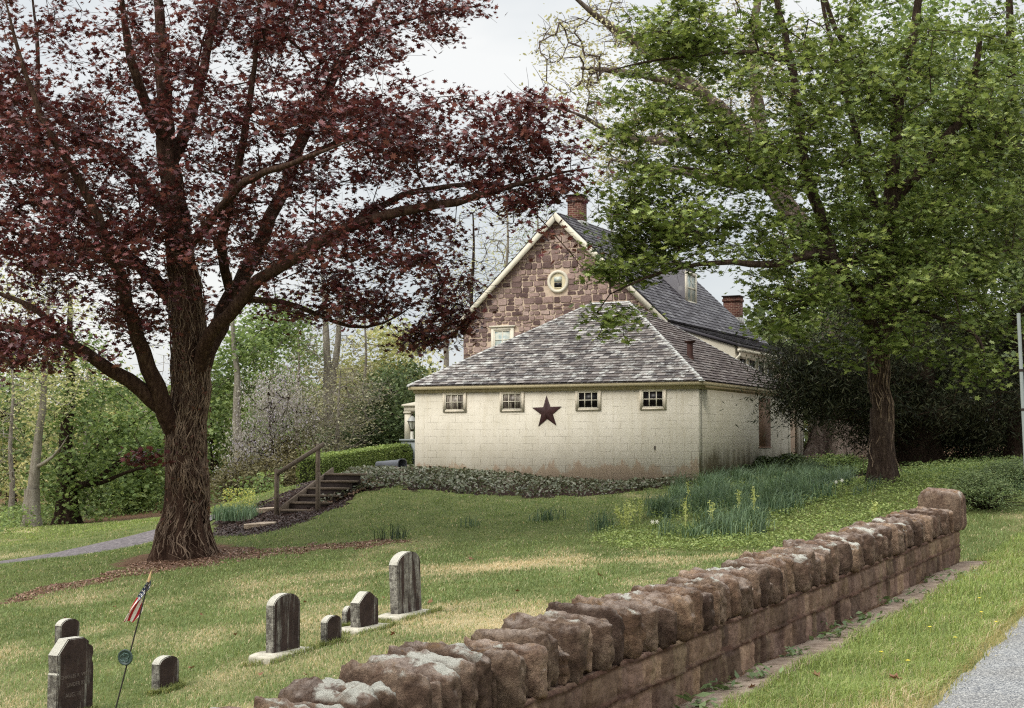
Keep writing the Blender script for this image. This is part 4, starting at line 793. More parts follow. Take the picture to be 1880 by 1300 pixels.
# ------------------------------------------------------------------ trees
class Skel:
    def __init__(s, step=.35): s.P = []; s.par = []; s.r = []; s.fix = []; s.paths = []; s.step = step
    def limb(s, pts, radii, start=None):
        pts = np.array(pts, float); d = np.concatenate([[0], np.cumsum(np.linalg.norm(np.diff(pts, axis=0), axis=1))]); n_ = max(3, int(d[-1] / s.step) + 1); t = np.linspace(0, d[-1], n_)
        Q = np.stack([np.interp(t, d, pts[:, k]) for k in range(3)], 1); radii = np.interp(np.linspace(0, 1, len(pts)), np.linspace(0, 1, len(radii)), radii); rr = np.interp(t, d, radii)
        if n_ > 5: K = np.array([.25, .5, .25]); Q[1:-1] = .25 * Q[:-2] + .5 * Q[1:-1] + .25 * Q[2:]; Q[1:-1] = .25 * Q[:-2] + .5 * Q[1:-1] + .25 * Q[2:]
        Q[1:-1] += (np.random.default_rng(len(s.P)).random((n_ - 2, 3)) - .5) * np.minimum(.10, rr[1:-1, None] * .5)
        p0 = -1 if not s.P else (int(np.argmin(np.linalg.norm(np.array(s.P) - Q[0], axis=1))) if start is None else start); ids = []
        for k in range(n_): s.P.append(Q[k]); s.par.append(p0 if k == 0 else len(s.P) - 2); s.r.append(rr[k]); s.fix.append(True); ids.append(len(s.P) - 1)
        s.paths.append((None, ids)); return ids
    def grow(s, A, rng, bow=.12, wig=.10, base_pen=None, tip=.006):
        A = np.array(A, float); n = len(A); P = np.array(s.P); elig = np.ones(len(P), bool)
        if base_pen is not None: elig = P[:, 2] > base_pen
        ei = np.where(elig)[0]; D = np.full(n, 1e9); J = np.zeros(n, int)
        for i in range(0, n, 500):
            dd = np.linalg.norm(A[i:i + 500, None] - P[None, ei], axis=2); D[i:i + 500] = dd.min(1); J[i:i + 500] = ei[dd.argmin(1)]
        left = np.ones(n, bool); s.tips = []
        for _ in range(n):
            a = int(np.argmin(np.where(left, D, 1e9))); left[a] = False; p0 = s.P[J[a]]; p1 = A[a]; ln = np.linalg.norm(p1 - p0); m = max(1, int(ln / s.step)); ids = []; prev = J[a]; new = []
            side = rng.normal(size=3) * bow * ln; side[2] = abs(side[2]) * .6
            for k in range(1, m + 1):
                t = k / m; q = p0 + (p1 - p0) * t + side * math.sin(math.pi * t) + (rng.normal(size=3) * wig * s.step * (1 if k < m else 0)); s.P.append(q); s.par.append(prev); s.r.append(tip); s.fix.append(False); prev = len(s.P) - 1; ids.append(prev); new.append(q)
            s.paths.append((J[a], ids)); s.tips.append(prev); nw = np.array(new); idx = np.where(left)[0]
            if len(idx):
                dd = np.linalg.norm(A[idx, None] - nw[None], axis=2); mn = dd.min(1); am = dd.argmin(1); b = mn < D[idx]; D[idx[b]] = mn[b]; J[idx[b]] = np.array(ids)[am[b]]
        e = 2.35; acc = np.zeros(len(s.P))
        for k in range(len(s.P) - 1, -1, -1):
            if not s.fix[k]:
                own = max(tip ** e, acc[k]); s.r[k] = own ** (1 / e); 
                if s.par[k] >= 0: acc[s.par[k]] += own * 1.0 if s.par[k] != k else 0
    def mesh(s, g, rmax=.12):
        for st, ids in s.paths:
            if st is None: P = [s.P[i] for i in ids]; r = [s.r[i] for i in ids]; k = 16 if r[0] > .2 else 10
            else:
                r = [min(s.r[i], rmax) for i in ids]; r0 = min(r[0] * 1.15, max(s.r[st], .004)); P = [s.P[st]] + [s.P[i] for i in ids]; r = [r0] + r; k = 4 if r[0] < .02 else (5 if r[0] < .05 else 8)
            if len(P) < 2: continue
            g.tube(P, r, k, cap=st is None)
MAPLE = np.array([(0, 1.0), (.13, .45), (.62, .72), (.42, .22), (.98, .02), (.35, -.18), (.40, -.62), (0, -.40), (-.40, -.62), (-.35, -.18), (-.98, .02), (-.42, .22), (-.62, .72), (-.13, .45)]) * .5
MAPLE_LO = np.array([(0, .5), (.2, .22), (.48, .1), (.22, -.1), (.18, -.34), (-.18, -.34), (-.22, -.1), (-.48, .1), (-.2, .22)])
OVAL = np.array([(0, .5), (.22, .1), (.14, -.4), (-.14, -.4), (-.22, .1)])
SLIM = np.array([(0, .5), (.09, .0), (0, -.5), (-.09, .0)])
def leaves(g, C, size, tpl, rng, droop=.35, tiltsd=.55, fold=.15, mode='flat'):
    """one leaf polygon per centre C (n,3)"""
    n = len(C); k = len(tpl); sz = size * rng.uniform(.5, 1.4, n)
    az = rng.uniform(0, 2 * math.pi, n); nrm = np.stack([rng.normal(0, tiltsd, n), rng.normal(0, tiltsd, n), np.ones(n)], 1)
    if mode == 'any': nrm = rng.normal(size=(n, 3))
    nrm /= np.linalg.norm(nrm, axis=1)[:, None]
    d = np.stack([np.cos(az), np.sin(az), -droop * np.ones(n)], 1); d -= nrm * (d * nrm).sum(1)[:, None]; d /= np.linalg.norm(d, axis=1)[:, None] + 1e-9; s_ = np.cross(d, nrm)
    V = C[:, None] + (tpl[None, :, 0, None] * s_[:, None] + tpl[None, :, 1, None] * d[:, None] + (fold * np.abs(tpl[:, 0]))[None, :, None] * nrm[:, None]) * sz[:, None, None]
    cen = C - nrm * 0
    if k > 5:
        V = np.concatenate([V, (cen - d * .05 * sz[:, None])[:, None]], 1); j = np.arange(k); F1 = np.stack([j, (j + 1) % k, np.full(k, k)], 1); Fc = (np.arange(n)[:, None, None] * (k + 1) + F1[None]).reshape(-1, 3)
    else: Fc = np.arange(n)[:, None] * k + np.arange(k)[None]
    g.add(V.reshape(-1, 3), Fc)
def blob_pts(ells, rng, seed=0, thr=.42, fs=.8):
    out = []
    for (px, py, rx, ry, Y, rY, n_) in ells:
        q = rng.normal(size=(n_ * 3, 3)); q /= np.linalg.norm(q, axis=1)[:, None]; q *= rng.random((n_ * 3, 1)) ** (1 / 2.4)
        P = np.array([Wp(px + a * rx, py + b * ry, Y + c * rY) for a, b, c in q]); keep = fbm(P[:, 0] * fs, P[:, 1] * fs, P[:, 2] * fs * 1.6, 3, seed) > thr; out.append(P[keep][:n_])
    return np.concatenate(out)
def clusters(A, per, sp, rng, flat=.45):
    n = len(A); o = rng.normal(size=(n, per, 3)) * sp * rng.uniform(.6, 1.3, (n, 1, 1)); o[..., 2] *= flat; return (A[:, None] + o).reshape(-1, 3)
def twigs(g, A, rng, n_=4, ln=.45, r=.004):
    for a in A:
        for _ in range(n_):
            d = rng.normal(size=3); d[2] *= .5; d /= np.linalg.norm(d); d *= ln * rng.uniform(.5, 1.2); g.tube([a, a + d * .5 + rng.normal(size=3) * .03, a + d], [r, r * .8, r * .5], 3, cap=False)
def barkmat(name, lo, mid, hi, sc=3):
    n = N(name); v = n.noise(1, 7, .78, n.map((sc * 5, sc * 5, sc * .9))); c = n.ramp(v, [(.3, lo), (.5, mid), (.7, hi)]); return n.fin(c, .95, n.bump(v, .12), .1)
bark_red = barkmat('maple_bark', S(42, 30, 26), S(80, 60, 50), S(124, 102, 86)); bark_green = barkmat('ashy_bark', S(44, 34, 30), S(80, 65, 57), S(132, 114, 100)); bark_pale = barkmat('pale_bark', S(104, 96, 86), S(142, 134, 122), S(176, 170, 158), 1.2)
bark_brown = barkmat('brown_bark', S(34, 26, 22), S(60, 48, 40), S(84, 70, 60))
leaf_red = leafmat('copper_leaves', [S(46, 18, 20), S(70, 28, 31), S(88, 38, 40), S(130, 78, 74)], .26, .4, .55, 1.4)
leaf_green = leafmat('maple_leaves', [S(54, 68, 26), S(82, 98, 38), S(106, 122, 52), S(148, 160, 86)], .36, .42, .45, 1.4)
def cone_trunk_flare(g, base, r, h, rng, k=28, lob=6, amp=.35):
    """flared, fluted root collar"""
    V = []; rows = 14; ph = rng.uniform(0, 6.28)
    for i in range(rows + 1):
        t = i / rows; z_ = -.25 + (h + .25) * t; rr = r * (1 + .8 * (1 - t) ** 3.2)
        for j in range(k):
            a_ = 2 * math.pi * j / k; m_ = 1 + amp * (1 - t) ** 1.5 * math.sin(a_ * lob + ph + .6 * math.sin(a_ * 2)) + .05 * math.sin(a_ * 9 + 3 * t); V.append((base[0] + rr * m_ * math.cos(a_), base[1] + rr * m_ * math.sin(a_), base[2] + z_))
    g.add(V, [[i * k + j, i * k + (j + 1) % k, (i + 1) * k + (j + 1) % k, (i + 1) * k + j] for i in range(rows) for j in range(k)])
def px_limb(L3): return [tuple(Wp(a, b, c)) for a, b, c in L3]

# ---- copper maple
rng = np.random.default_rng(11); YM = 29.3
base = Wp(338, 1022, YM); base[2] = Hs(base[0], base[1])
rm = empty('copper_maple', tuple(base), 'large copper leaved maple with a vine wrapped trunk at the edge of the graves', 'tree')
sk = Skel(.35)
sk.limb([tuple(base + [0, 0, -.2])] + px_limb([(340, 960, YM), (342, 880, YM), (346, 780, YM), (348, 680, YM), (345, 580, YM), (335, 480, YM), (322, 380, YM), (308, 280, YM), (300, 190, YM), (294, 80, YM), (286, -60, YM), (280, -260, YM), (270, -480, YM)]), [.48, .42, .37, .36, .36, .34, .31, .27, .23, .19, .15, .11, .07, .03, .02])
for pts, r in [
    ([(318, 790, 29.2), (298, 745, 28.8), (268, 660, 28.3), (240, 585, 27.8), (222, 510, 27.3), (196, 440, 26.8), (150, 330, 26.5), (90, 250, 26), (40, 120, 26), (10, 0, 26)], [.24, .23, .19, .16, .14, .12, .10, .08, .05, .02]),
    ([(305, 755, 29), (250, 710, 28.5), (190, 672, 28), (130, 630, 27.6), (80, 612, 27.4), (0, 600, 27), (-120, 590, 27)], [.2, .19, .15, .12, .10, .08, .03]),
    ([(135, 632, 27.8), (105, 600, 28), (60, 560, 28.3), (0, 540, 28.8), (-90, 500, 29)], [.10, .09, .07, .05, .02]),
    ([(322, 560, 29.3), (290, 520, 29.8), (255, 485, 30.4), (215, 460, 31), (120, 360, 31.5), (60, 275, 32), (5, 205, 32.3), (-60, 90, 32.5)], [.2, .18, .16, .15, .15, .14, .12, .08]),
    ([(70, 290, 32), (68, 200, 32), (72, 100, 32), (60, 0, 32)], [.09, .07, .05, .03]),
    ([(312, 400, 29.3), (250, 320, 30), (200, 275, 30.6), (130, 235, 31.5), (40, 150, 32.5), (-40, 60, 33)], [.2, .17, .15, .12, .09, .04]),
    ([(360, 690, 29.2), (380, 640, 28.9), (372, 615, 28.6), (410, 590, 28.3), (445, 548, 28.0), (470, 510, 27.6), (520, 490, 27.3), (590, 440, 27), (680, 400, 26.8), (760, 383, 26.6), (850, 370, 26.5), (930, 345, 26.4), (1010, 318, 26.3), (1085, 308, 26.2)], [.2, .19, .17, .17, .16, .15, .14, .13, .12, .11, .09, .06, .035, .012]),
    ([(600, 440, 27.1), (660, 400, 27.8), (740, 355, 28.4), (860, 337, 29), (930, 340, 29.6), (985, 370, 30)], [.10, .09, .08, .06, .04, .015]),
    ([(930, 345, 26.4), (962, 362, 26.5), (985, 398, 26.0), (1012, 420, 26.3), (1032, 452, 25.9), (1058, 470, 26.1), (1075, 500, 25.9)], [.02, .016, .012, .006]),
    ([(448, 548, 28), (500, 550, 28.3), (560, 562, 28.6), (620, 600, 28.8), (690, 608, 29), (760, 560, 29.2)], [.09, .07, .06, .05, .035, .012]),
    ([(362, 700, 29.3), (415, 560, 30.3), (470, 470, 31), (490, 410, 31.3), (520, 350, 31.5), (555, 260, 31.8), (590, 180, 32), (640, 90, 32), (690, 20, 32.2), (720, -80, 32.4)], [.24, .22, .2, .18, .17, .16, .14, .12, .09, .05]),
    ([(425, 545, 30.4), (412, 500, 30), (400, 470, 29.6), (420, 380, 29), (450, 250, 28.6), (470, 100, 28.3), (480, -60, 28)], [.14, .13, .13, .11, .09, .06, .03]),
    ([(640, 95, 32), (700, 55, 31.6), (760, 30, 31.2), (850, 15, 31), (900, 8, 31)], [.07, .05, .04, .02, .008]),
    ([(312, 300, 29.3), (350, 220, 29.8), (375, 120, 30.4), (400, 0, 31), (420, -150, 31)], [.18, .15, .12, .09, .04]),
    ([(306, 260, 29.3), (262, 190, 28.6), (236, 90, 28), (220, -30, 27.6)], [.16, .13, .1, .05]),
    ([(540, 300, 31.7), (640, 250, 31.4), (740, 210, 31), (840, 180, 30.6)], [.09, .07, .04, .015]),
    ([(330, 470, 29.3), (390, 400, 27.6), (450, 330, 26), (560, 290, 24.8), (640, 260, 24.2)], [.13, .11, .09, .05, .02])]: sk.limb(px_limb(pts), [q * .8 for q in r])
ELR = [(300, 150, 440, 300, 29.5, 5.0, 410), (900, 345, 130, 50, 26.6, 1.0, 16), (1010, 330, 60, 40, 26.3, .6, 10), (760, 395, 110, 50, 27, 1, 10), (40, 330, 240, 230, 28.5, 4.5, 170), (90, 500, 260, 110, 27.8, 3, 110), (30, 630, 130, 55, 27.2, 2, 42), (430, 440, 300, 110, 28.5, 4.5, 130), (640, 240, 240, 120, 29, 4, 150),
       (700, 470, 170, 105, 28, 2.5, 66), (860, 260, 200, 105, 27.5, 2.2, 58), (980, 240, 95, 85, 27.2, 1.8, 24), (820, 560, 60, 75, 28.5, 1.4, 26), (770, 625, 60, 28, 28.8, 1, 12), (600, 560, 140, 50, 28.5, 2, 34),
       (600, 50, 260, 90, 30.5, 3.5, 100), (800, 12, 90, 32, 31, 1, 12), (1040, 450, 55, 55, 26.1, .8, 9), (960, 400, 50, 30, 26.5, .6, 4), (320, -260, 560, 230, 29.5, 6, 240), (650, 620, 40, 18, 28.8, .6, 4), (200, 620, 150, 50, 28.3, 2, 12), (290, 560, 120, 60, 31.5, 1.5, 16), (250, 845, 40, 12, 28.2, .7, 5)]
A = blob_pts(ELR, rng, 3, .48, 1.15); sk.grow(A, rng, .12, .12, base[2] + 3.0, .007)
g = Geo(); sk.mesh(g); cone_trunk_flare(g, base, .375, 2.0, rng, 48, 7, .26); twigs(g, A, rng, 6, .55, .005); rel(rm, g.build('trunk', bark_red, smooth=True))
g = Geo(); LC = clusters(A, 38, .235, rng, .5); leaves(g, LC, .142, MAPLE, rng, .4, .6); rel(rm, g.build('crown', leaf_red))
# vines on the trunk
g = Geo(); tz = np.linspace(0, 1, 40); trunkP = np.array([sk.P[i] for i in sk.paths[0][1]]); trunkR = np.array([sk.r[i] for i in sk.paths[0][1]])
for q in range(230):
    z0 = base[2] + rng.uniform(-.05, 3.5) * (rng.random() ** 1.5); z1 = min(base[2] + rng.uniform(2.5, 8.2), z0 + rng.uniform(1.0, 6.5)); th = rng.uniform(0, 2 * math.pi); zz = np.arange(z0, z1, .10); dth = np.cumsum(rng.normal(0, .13, len(zz))) * .8 + .08 * np.sin(zz * rng.uniform(3, 7)); th = th + dth
    if len(zz) < 4: continue
    c = np.stack([np.interp(zz, trunkP[:, 2], trunkP[:, 0]), np.interp(zz, trunkP[:, 2], trunkP[:, 1])], 1); rr = np.interp(zz, trunkP[:, 2], trunkR)
    fl_ = 1 + .8 * np.clip(1 - (zz - base[2]) / 2.0, 0, 1) ** 3.2; rr = np.maximum(rr, .375 * np.where(zz < base[2] + 2, fl_, 0)) * 1.0 + rng.uniform(.0, .03) + .05 * (fbm(zz * 2, zz * 0 + q, 0, 3, 7) - .35)
    g.tube(np.stack([c[:, 0] + rr * np.cos(th), c[:, 1] + rr * np.sin(th), zz], 1), rng.choice([.004, .007, .011, .017], p=[.4, .35, .18, .07]) * (1 + .5 * (fbm(zz * 3, zz * 0 + q, 0, 2, 5) - .5)), 5, cap=False)
n = N('vine_bark'); mat_vine = n.fin(n.ramp(n.noise(6, 4), [(.35, S(84, 68, 58)), (.65, S(146, 126, 108))]), .9, None, .1); rel(rm, g.build('vines', mat_vine, smooth=True))
g = Geo(); zz = rng.uniform(base[2] + .1, base[2] + 8, 900); th = rng.uniform(0, 6.28, 900); cc = np.stack([np.interp(zz, trunkP[:, 2], trunkP[:, 0]), np.interp(zz, trunkP[:, 2], trunkP[:, 1])], 1); rr = np.interp(zz, trunkP[:, 2], trunkR) + .08
leaves(g, np.stack([cc[:, 0] + rr * np.cos(th), cc[:, 1] + rr * np.sin(th), zz], 1), .07, OVAL, rng, .8, 1.5, .1, 'any'); tag(rel(rm, g.build('vine_leaves', leafmat('dry_vine_leaves', [S(70, 40, 34), S(96, 60, 48), S(110, 88, 62)], .2)))) 

# ---- green maple by the bed
rng = np.random.default_rng(23); YG = 30.0; base = Wp(1620, 884, YG); base[2] = Hs(base[0], base[1])
gm = empty('green_maple', tuple(base), 'green leaved maple standing beside the daffodil bed in front of the dark yew', 'tree')
sk = Skel(.35); sk.limb([tuple(base + [0, 0, -.2])] + px_limb([(1618, 800, YG), (1615, 700, YG), (1618, 600, YG), (1626, 500, YG), (1636, 400, YG), (1640, 300, YG), (1648, 200, YG), (1668, 100, YG), (1686, 20, YG), (1695, -120, YG), (1700, -330, YG)]), [.25, .215, .20, .215, .16, .145, .13, .12, .10, .085, .05, .02])
for pts, r in [
    ([(1612, 625, 30), (1592, 580, 29.6), (1556, 520, 29), (1530, 470, 28.4), (1505, 458, 28), (1470, 468, 27.6), (1420, 495, 27.2), (1370, 480, 27), (1300, 480, 26.8), (1200, 500, 26.6), (1120, 540, 26.5)], [.15, .13, .12, .11, .10, .085, .07, .06, .045, .03, .012]),
    ([(1530, 472, 28.5), (1500, 380, 28.8), (1488, 340, 29), (1470, 290, 29), (1466, 200, 29.2), (1450, 100, 29.4), (1428, 10, 29.6), (1410, -120, 29.8)], [.10, .11, .11, .10, .09, .08, .06, .03]),
    ([(1440, 110, 29.3), (1400, 95, 28.9), (1330, 95, 28.5), (1250, 105, 28), (1170, 115, 27.6), (1120, 130, 27.4)], [.06, .05, .04, .03, .02, .008]),
    ([(1628, 575, 30), (1665, 560, 30.3), (1710, 530, 30.8), (1770, 480, 31.2), (1840, 450, 31.5), (1900, 430, 32)], [.13, .12, .10, .07, .05, .02]),
    ([(1636, 380, 30), (1680, 325, 30), (1715, 280, 30), (1772, 215, 30), (1790, 150, 30), (1800, 60, 30)], [.12, .12, .11, .10, .08, .05]),
    ([(1632, 430, 30), (1600, 370, 30.4), (1580, 270, 30.8), (1560, 200, 31), (1520, 60, 31.3), (1500, -60, 31.5)], [.09, .08, .07, .06, .05, .03]),
    ([(1650, 200, 30), (1600, 145, 29.7), (1560, 100, 29.4), (1520, 30, 29), (1500, -80, 29)], [.07, .065, .06, .05, .03]),
    ([(1660, 560, 30.2), (1740, 590, 29.2), (1800, 610, 28.6), (1816, 650, 28.2), (1800, 700, 28)], [.05, .04, .03, .02, .008]),
    ([(1490, 345, 29), (1440, 330, 28.3), (1370, 330, 27.8), (1290, 310, 27.4), (1180, 300, 27.2)], [.06, .05, .04, .03, .01]),
    ([(1560, 110, 31), (1500, 130, 30), (1420, 110, 29)], [.04, .03, .01])]: sk.limb(px_limb(pts), r)
ELG = [(1560, 200, 380, 260, 29.5, 3.6, 430), (1330, 210, 230, 190, 28.3, 2.4, 160), (1230, 60, 110, 80, 28, 1.8, 55), (1250, 400, 190, 110, 27.3, 1.8, 125), (1180, 450, 100, 80, 26.8, 1.0, 42), (1130, 600, 55, 60, 26.6, .6, 10), (1150, 230, 60, 55, 27.6, .8, 14),
       (1560, 480, 260, 110, 29, 3, 190), (1760, 470, 170, 130, 30, 3, 160), (1450, 570, 110, 55, 28, 1.5, 34), (1800, 250, 170, 260, 30.5, 3, 230), (1700, 610, 170, 55, 29.3, 2, 50), (1808, 660, 40, 55, 28.2, .6, 12), (1550, -230, 420, 180, 29.8, 5, 150), (1105, 490, 25, 20, 26.5, .3, 5), (1550, 640, 60, 40, 28.5, 1, 10)]
A = blob_pts(ELG, rng, 7, .475, 1.2); sk.grow(A, rng, .12, .12, base[2] + 3.2, .006)
g = Geo(); sk.mesh(g, .07); cone_trunk_flare(g, base, .225, 1.5, rng, 26, 5, .2); twigs(g, A, rng, 5, .5, .0045); rel(gm, g.build('trunk', bark_green, smooth=True))
g = Geo(); LC = clusters(A, 38, .225, rng, .42); leaves(g, LC, .145, MAPLE, rng, .4, .5); rel(gm, g.build('crown', leaf_green))
g = Geo(); trunkP = np.array([sk.P[i] for i in sk.paths[0][1]]); trunkR = np.array([sk.r[i] for i in sk.paths[0][1]])
for q in range(26):
    z0 = base[2] + rng.uniform(0, 2.0); z1 = z0 + rng.uniform(1.2, 3.6); zz = np.arange(z0, z1, .1); th = rng.uniform(0, 6.28) + np.cumsum(rng.normal(0, .12, len(zz)))
    rr = np.interp(zz, trunkP[:, 2], trunkR) + .015 + .22 * np.clip(1 - (zz - base[2]) / 1.5, 0, 1) ** 3.2; g.tube(np.stack([np.interp(zz, trunkP[:, 2], trunkP[:, 0]) + rr * np.cos(th), np.interp(zz, trunkP[:, 2], trunkP[:, 1]) + rr * np.sin(th), zz], 1), rng.choice([.006, .01]), 4, cap=False)
rel(gm, g.build('vines', mat_vine))
# ------------------------------------------------------------------ background trees
def gtree(name, label, px, py, Y, path, ells, bark, leafm, leafsize, per, sp, seed, group=None, tpl=MAPLE_LO, limbs=(), tr=.25, rings=None, tilt=.8, step=.5, thr=.42, mode='flat', tw=0, cat='tree', bow=.14, tip=.009, droop=.3, flat=.6, minz=1.0, flare=True, fl=None):
    rng = np.random.default_rng(seed); b = Wp(px, py, Y); b[2] = Hs(b[0], b[1]); root = empty(name, tuple(b), label, cat, group); sk = Skel(step)
    P = [tuple(b + [0, 0, -.3])] + px_limb(path); n_ = len(P); rr = rings or list(np.linspace(tr, tr * .2, n_)); sk.limb(P, rr)
    for l_, r_ in limbs: sk.limb(px_limb(l_), r_)
    A = blob_pts(ells, rng, seed, thr, .5); sk.grow(A, rng, bow, .14, b[2] + minz, tip); g = Geo(); sk.mesh(g, tr * .6)
    if flare and tr > .12: cone_trunk_flare(g, b, tr * 1.02, min(1.5, tr * 5), rng, 20, 5, .18)
    if fl: cone_trunk_flare(g, b, *fl[:2], rng, 48, 7, fl[2])
    if tw: twigs(g, A, rng, tw, .6, tip * .7)
    rel(root, g.build('trunk', bark, smooth=True))
    if per: g = Geo(); leaves(g, clusters(A, per, sp, rng, flat), leafsize, tpl, rng, droop, tilt, .1, mode); rel(root, g.build('crown', leafm))
    return root
lf_mid = leafmat('spring_green_leaves', [S(62, 80, 38), S(84, 104, 52), S(104, 124, 64), S(132, 148, 88)], .4, .6, .2)
lf_pale = leafmat('pale_yellow_green_leaves', [S(106, 112, 66), S(136, 140, 86), S(156, 156, 104), S(176, 170, 124)], .4, .6, .2)
lf_dark = leafmat('dark_evergreen_leaves', [S(44, 56, 32), S(62, 76, 42), S(80, 96, 54), S(98, 112, 68)], .2, .6, .2)
lf_yew = leafmat('yew_needles', [S(22, 26, 16), S(32, 38, 22), S(44, 48, 28), S(58, 58, 36)], .15, .6, .15)
lf_syc = leafmat('new_sycamore_leaves', [S(122, 122, 84), S(146, 144, 104), S(168, 164, 124), S(186, 182, 148)], .45, .6, .2)
lf_wist = leafmat('wisteria_blossom', [S(100, 98, 78), S(138, 134, 124), S(160, 154, 150), S(140, 130, 150)], .3, .7, .1)
lf_grey = leafmat('dusty_green_leaves', [S(92, 92, 66), S(116, 114, 84), S(136, 132, 104), S(150, 148, 120)], .3, .7, .15)
lf_bud = leafmat('opening_buds', [S(150, 148, 104), S(170, 166, 124), S(130, 140, 84)], .4); GRP = 'trees beyond the lawn'; bark_syc = barkmat('sycamore_bark', S(70, 58, 52), S(106, 92, 83), S(158, 146, 134), .8)
gtree('sycamore', 'huge old sycamore with a broad pale buttressed trunk behind the green maple', 1552, 838, 57,
      [(1552, 790, 57), (1558, 740, 57), (1550, 660, 57), (1535, 560, 57), (1505, 470, 57), (1460, 400, 57), (1414, 336, 57), (1362, 238, 57), (1290, 172, 56.5), (1190, 89, 56), (1121, 49, 55.5), (1081, 20, 55), (1040, -20, 54.5)],
      [(1045, 100, 70, 95, 55.5, 3, 60), (1120, 60, 80, 70, 56, 3, 40), (1140, 235, 100, 70, 56, 3, 80), (1330, 110, 170, 120, 57, 4, 120), (1250, 240, 130, 70, 57, 4, 70), (1200, -120, 260, 110, 57, 5, 80), (1470, 180, 120, 160, 58, 4, 80), (1150, 320, 60, 40, 56, 2, 22), (1000, 170, 30, 40, 55, 1, 6), (1450, 480, 90, 90, 60, 3, 40)],
      bark_syc, lf_syc, .15, 15, .42, 31, None, OVAL, [
      ([(1290, 172, 56.5), (1235, 150, 56), (1180, 138, 55.6), (1132, 129, 55.2), (1066, 125, 55)], [.2, .17, .15, .12, .06]),
      ([(1372, 262, 57), (1300, 262, 56.5), (1235, 262, 56), (1172, 256, 55.8), (1115, 247, 55.6), (1086, 218, 55.4), (1029, 198, 55.2)], [.22, .2, .17, .14, .11, .08, .04]),
      ([(1414, 336, 57), (1360, 336, 56.5), (1316, 333, 56), (1262, 316, 55.6), (1172, 305, 55.4), (1121, 293, 55.2)], [.25, .22, .19, .15, .1, .05]),
      ([(1440, 370, 57), (1400, 250, 58.5), (1380, 120, 59.5), (1390, 0, 60), (1400, -120, 60)], [.4, .3, .22, .15, .08]),
      ([(1552, 700, 57), (1600, 540, 59), (1650, 400, 60), (1680, 200, 61)], [.6, .4, .3, .15])],
      fl=(.98, 3.6, .2), rings=[1.0, .98, .95, .86, .72, .58, .46, .38, .34, .29, .22, .18, .15, .1, .05], tr=1.3, tilt=1.0, mode='any', tw=4, tip=.018, minz=5, flare=False, thr=.44)
# left wood
T1 = 'pale slender tree at the far left wood edge with a bent light grey trunk'
gtree('woodland_tree', T1, 58, 964, 47.5, [(52, 930, 47.5), (58, 890, 47.5), (66, 855, 47.5), (72, 800, 47.5), (80, 720, 47.5), (84, 640, 47.5), (90, 540, 47.5)], [(60, 690, 110, 90, 47.5, 3, 60), (40, 560, 130, 80, 48, 3, 50)], bark_pale, lf_pale, .13, 26, .4, 41, GRP, OVAL, [([(66, 858, 47.5), (90, 845, 47), (110, 825, 46.8), (125, 800, 46.5)], [.07, .06, .03, .015])], .24, step=.4)
gtree('woodland_tree', 'dark mossy tree with long low limbs sweeping right beside the pale trunk', 122, 950, 50, [(120, 900, 50), (122, 850, 50), (122, 780, 50), (130, 700, 50), (128, 620, 50), (130, 540, 50)], [(130, 880, 70, 60, 50, 2, 60), (200, 780, 110, 80, 50, 3, 90), (130, 700, 90, 80, 50, 3, 40), (250, 830, 60, 40, 49.5, 2, 26)], bark_brown, lf_mid, .16, 40, .42, 42, GRP, MAPLE_LO,
      [([(125, 888, 50), (150, 898, 49.6), (178, 888, 49.3), (205, 858, 49), (225, 838, 49), (262, 822, 49)], [.15, .13, .12, .10, .06, .03]), ([(124, 872, 50), (160, 850, 49.8), (182, 815, 49.5), (215, 795, 49.3), (262, 765, 49)], [.13, .12, .10, .06, .02]), ([(178, 888, 49.3), (215, 876, 48.8), (250, 860, 48.5), (290, 852, 48)], [.08, .06, .05, .02])], .34, step=.4)
gtree('woodland_tree', 'white barked slim tree seen just right of the copper maple trunk', 438, 890, 55, [(437, 840, 55), (434, 760, 55), (438, 700, 55), (428, 640, 55), (426, 560, 55), (424, 500, 55)], [(470, 620, 60, 60, 56, 2, 50), (410, 700, 50, 90, 57, 2, 60), (520, 610, 50, 50, 58, 2, 40)], bark_pale, lf_mid, .17, 40, .45, 43, GRP, tr=.2)
gtree('woodland_tree', 'twin pale stems rising above the twiggy shrubs left of the outbuilding', 606, 850, 60, [(604, 760, 60), (600, 680, 60), (598, 600, 60), (594, 520, 60), (590, 440, 60)], [(610, 620, 70, 60, 60, 3, 40), (640, 540, 90, 60, 60, 3, 26)], bark_pale, lf_grey, .12, 18, .45, 44, GRP, OVAL, [([(606, 740, 60), (618, 660, 60), (622, 580, 60), (640, 500, 60)], [.16, .14, .1, .04])], .24, tw=2)
gtree('woodland_tree', 'round crowned light green tree between the wisteria and the dark evergreen', 700, 860, 64, [(700, 780, 64), (705, 700, 64), (705, 640, 64)], [(700, 690, 85, 95, 64, 3, 170), (750, 690, 40, 60, 62, 2, 40)], bark_brown, lf_pale, .2, 40, .5, 45, GRP, tr=.22)
gtree('evergreen_tree', 'dense dark green evergreen left of the outbuilding behind the clipped hedge', 715, 858, 52, [(715, 800, 52), (716, 740, 52), (716, 690, 52)], [(705, 770, 60, 85, 52, 2.2, 170), (650, 820, 60, 45, 52, 1.6, 70), (745, 800, 28, 60, 51.5, 1, 40), (750, 700, 30, 40, 54, 1, 20)], bark_brown, lf_dark, .13, 56, .38, 46, None, OVAL, tr=.2, minz=.3, mode='any', thr=.38)
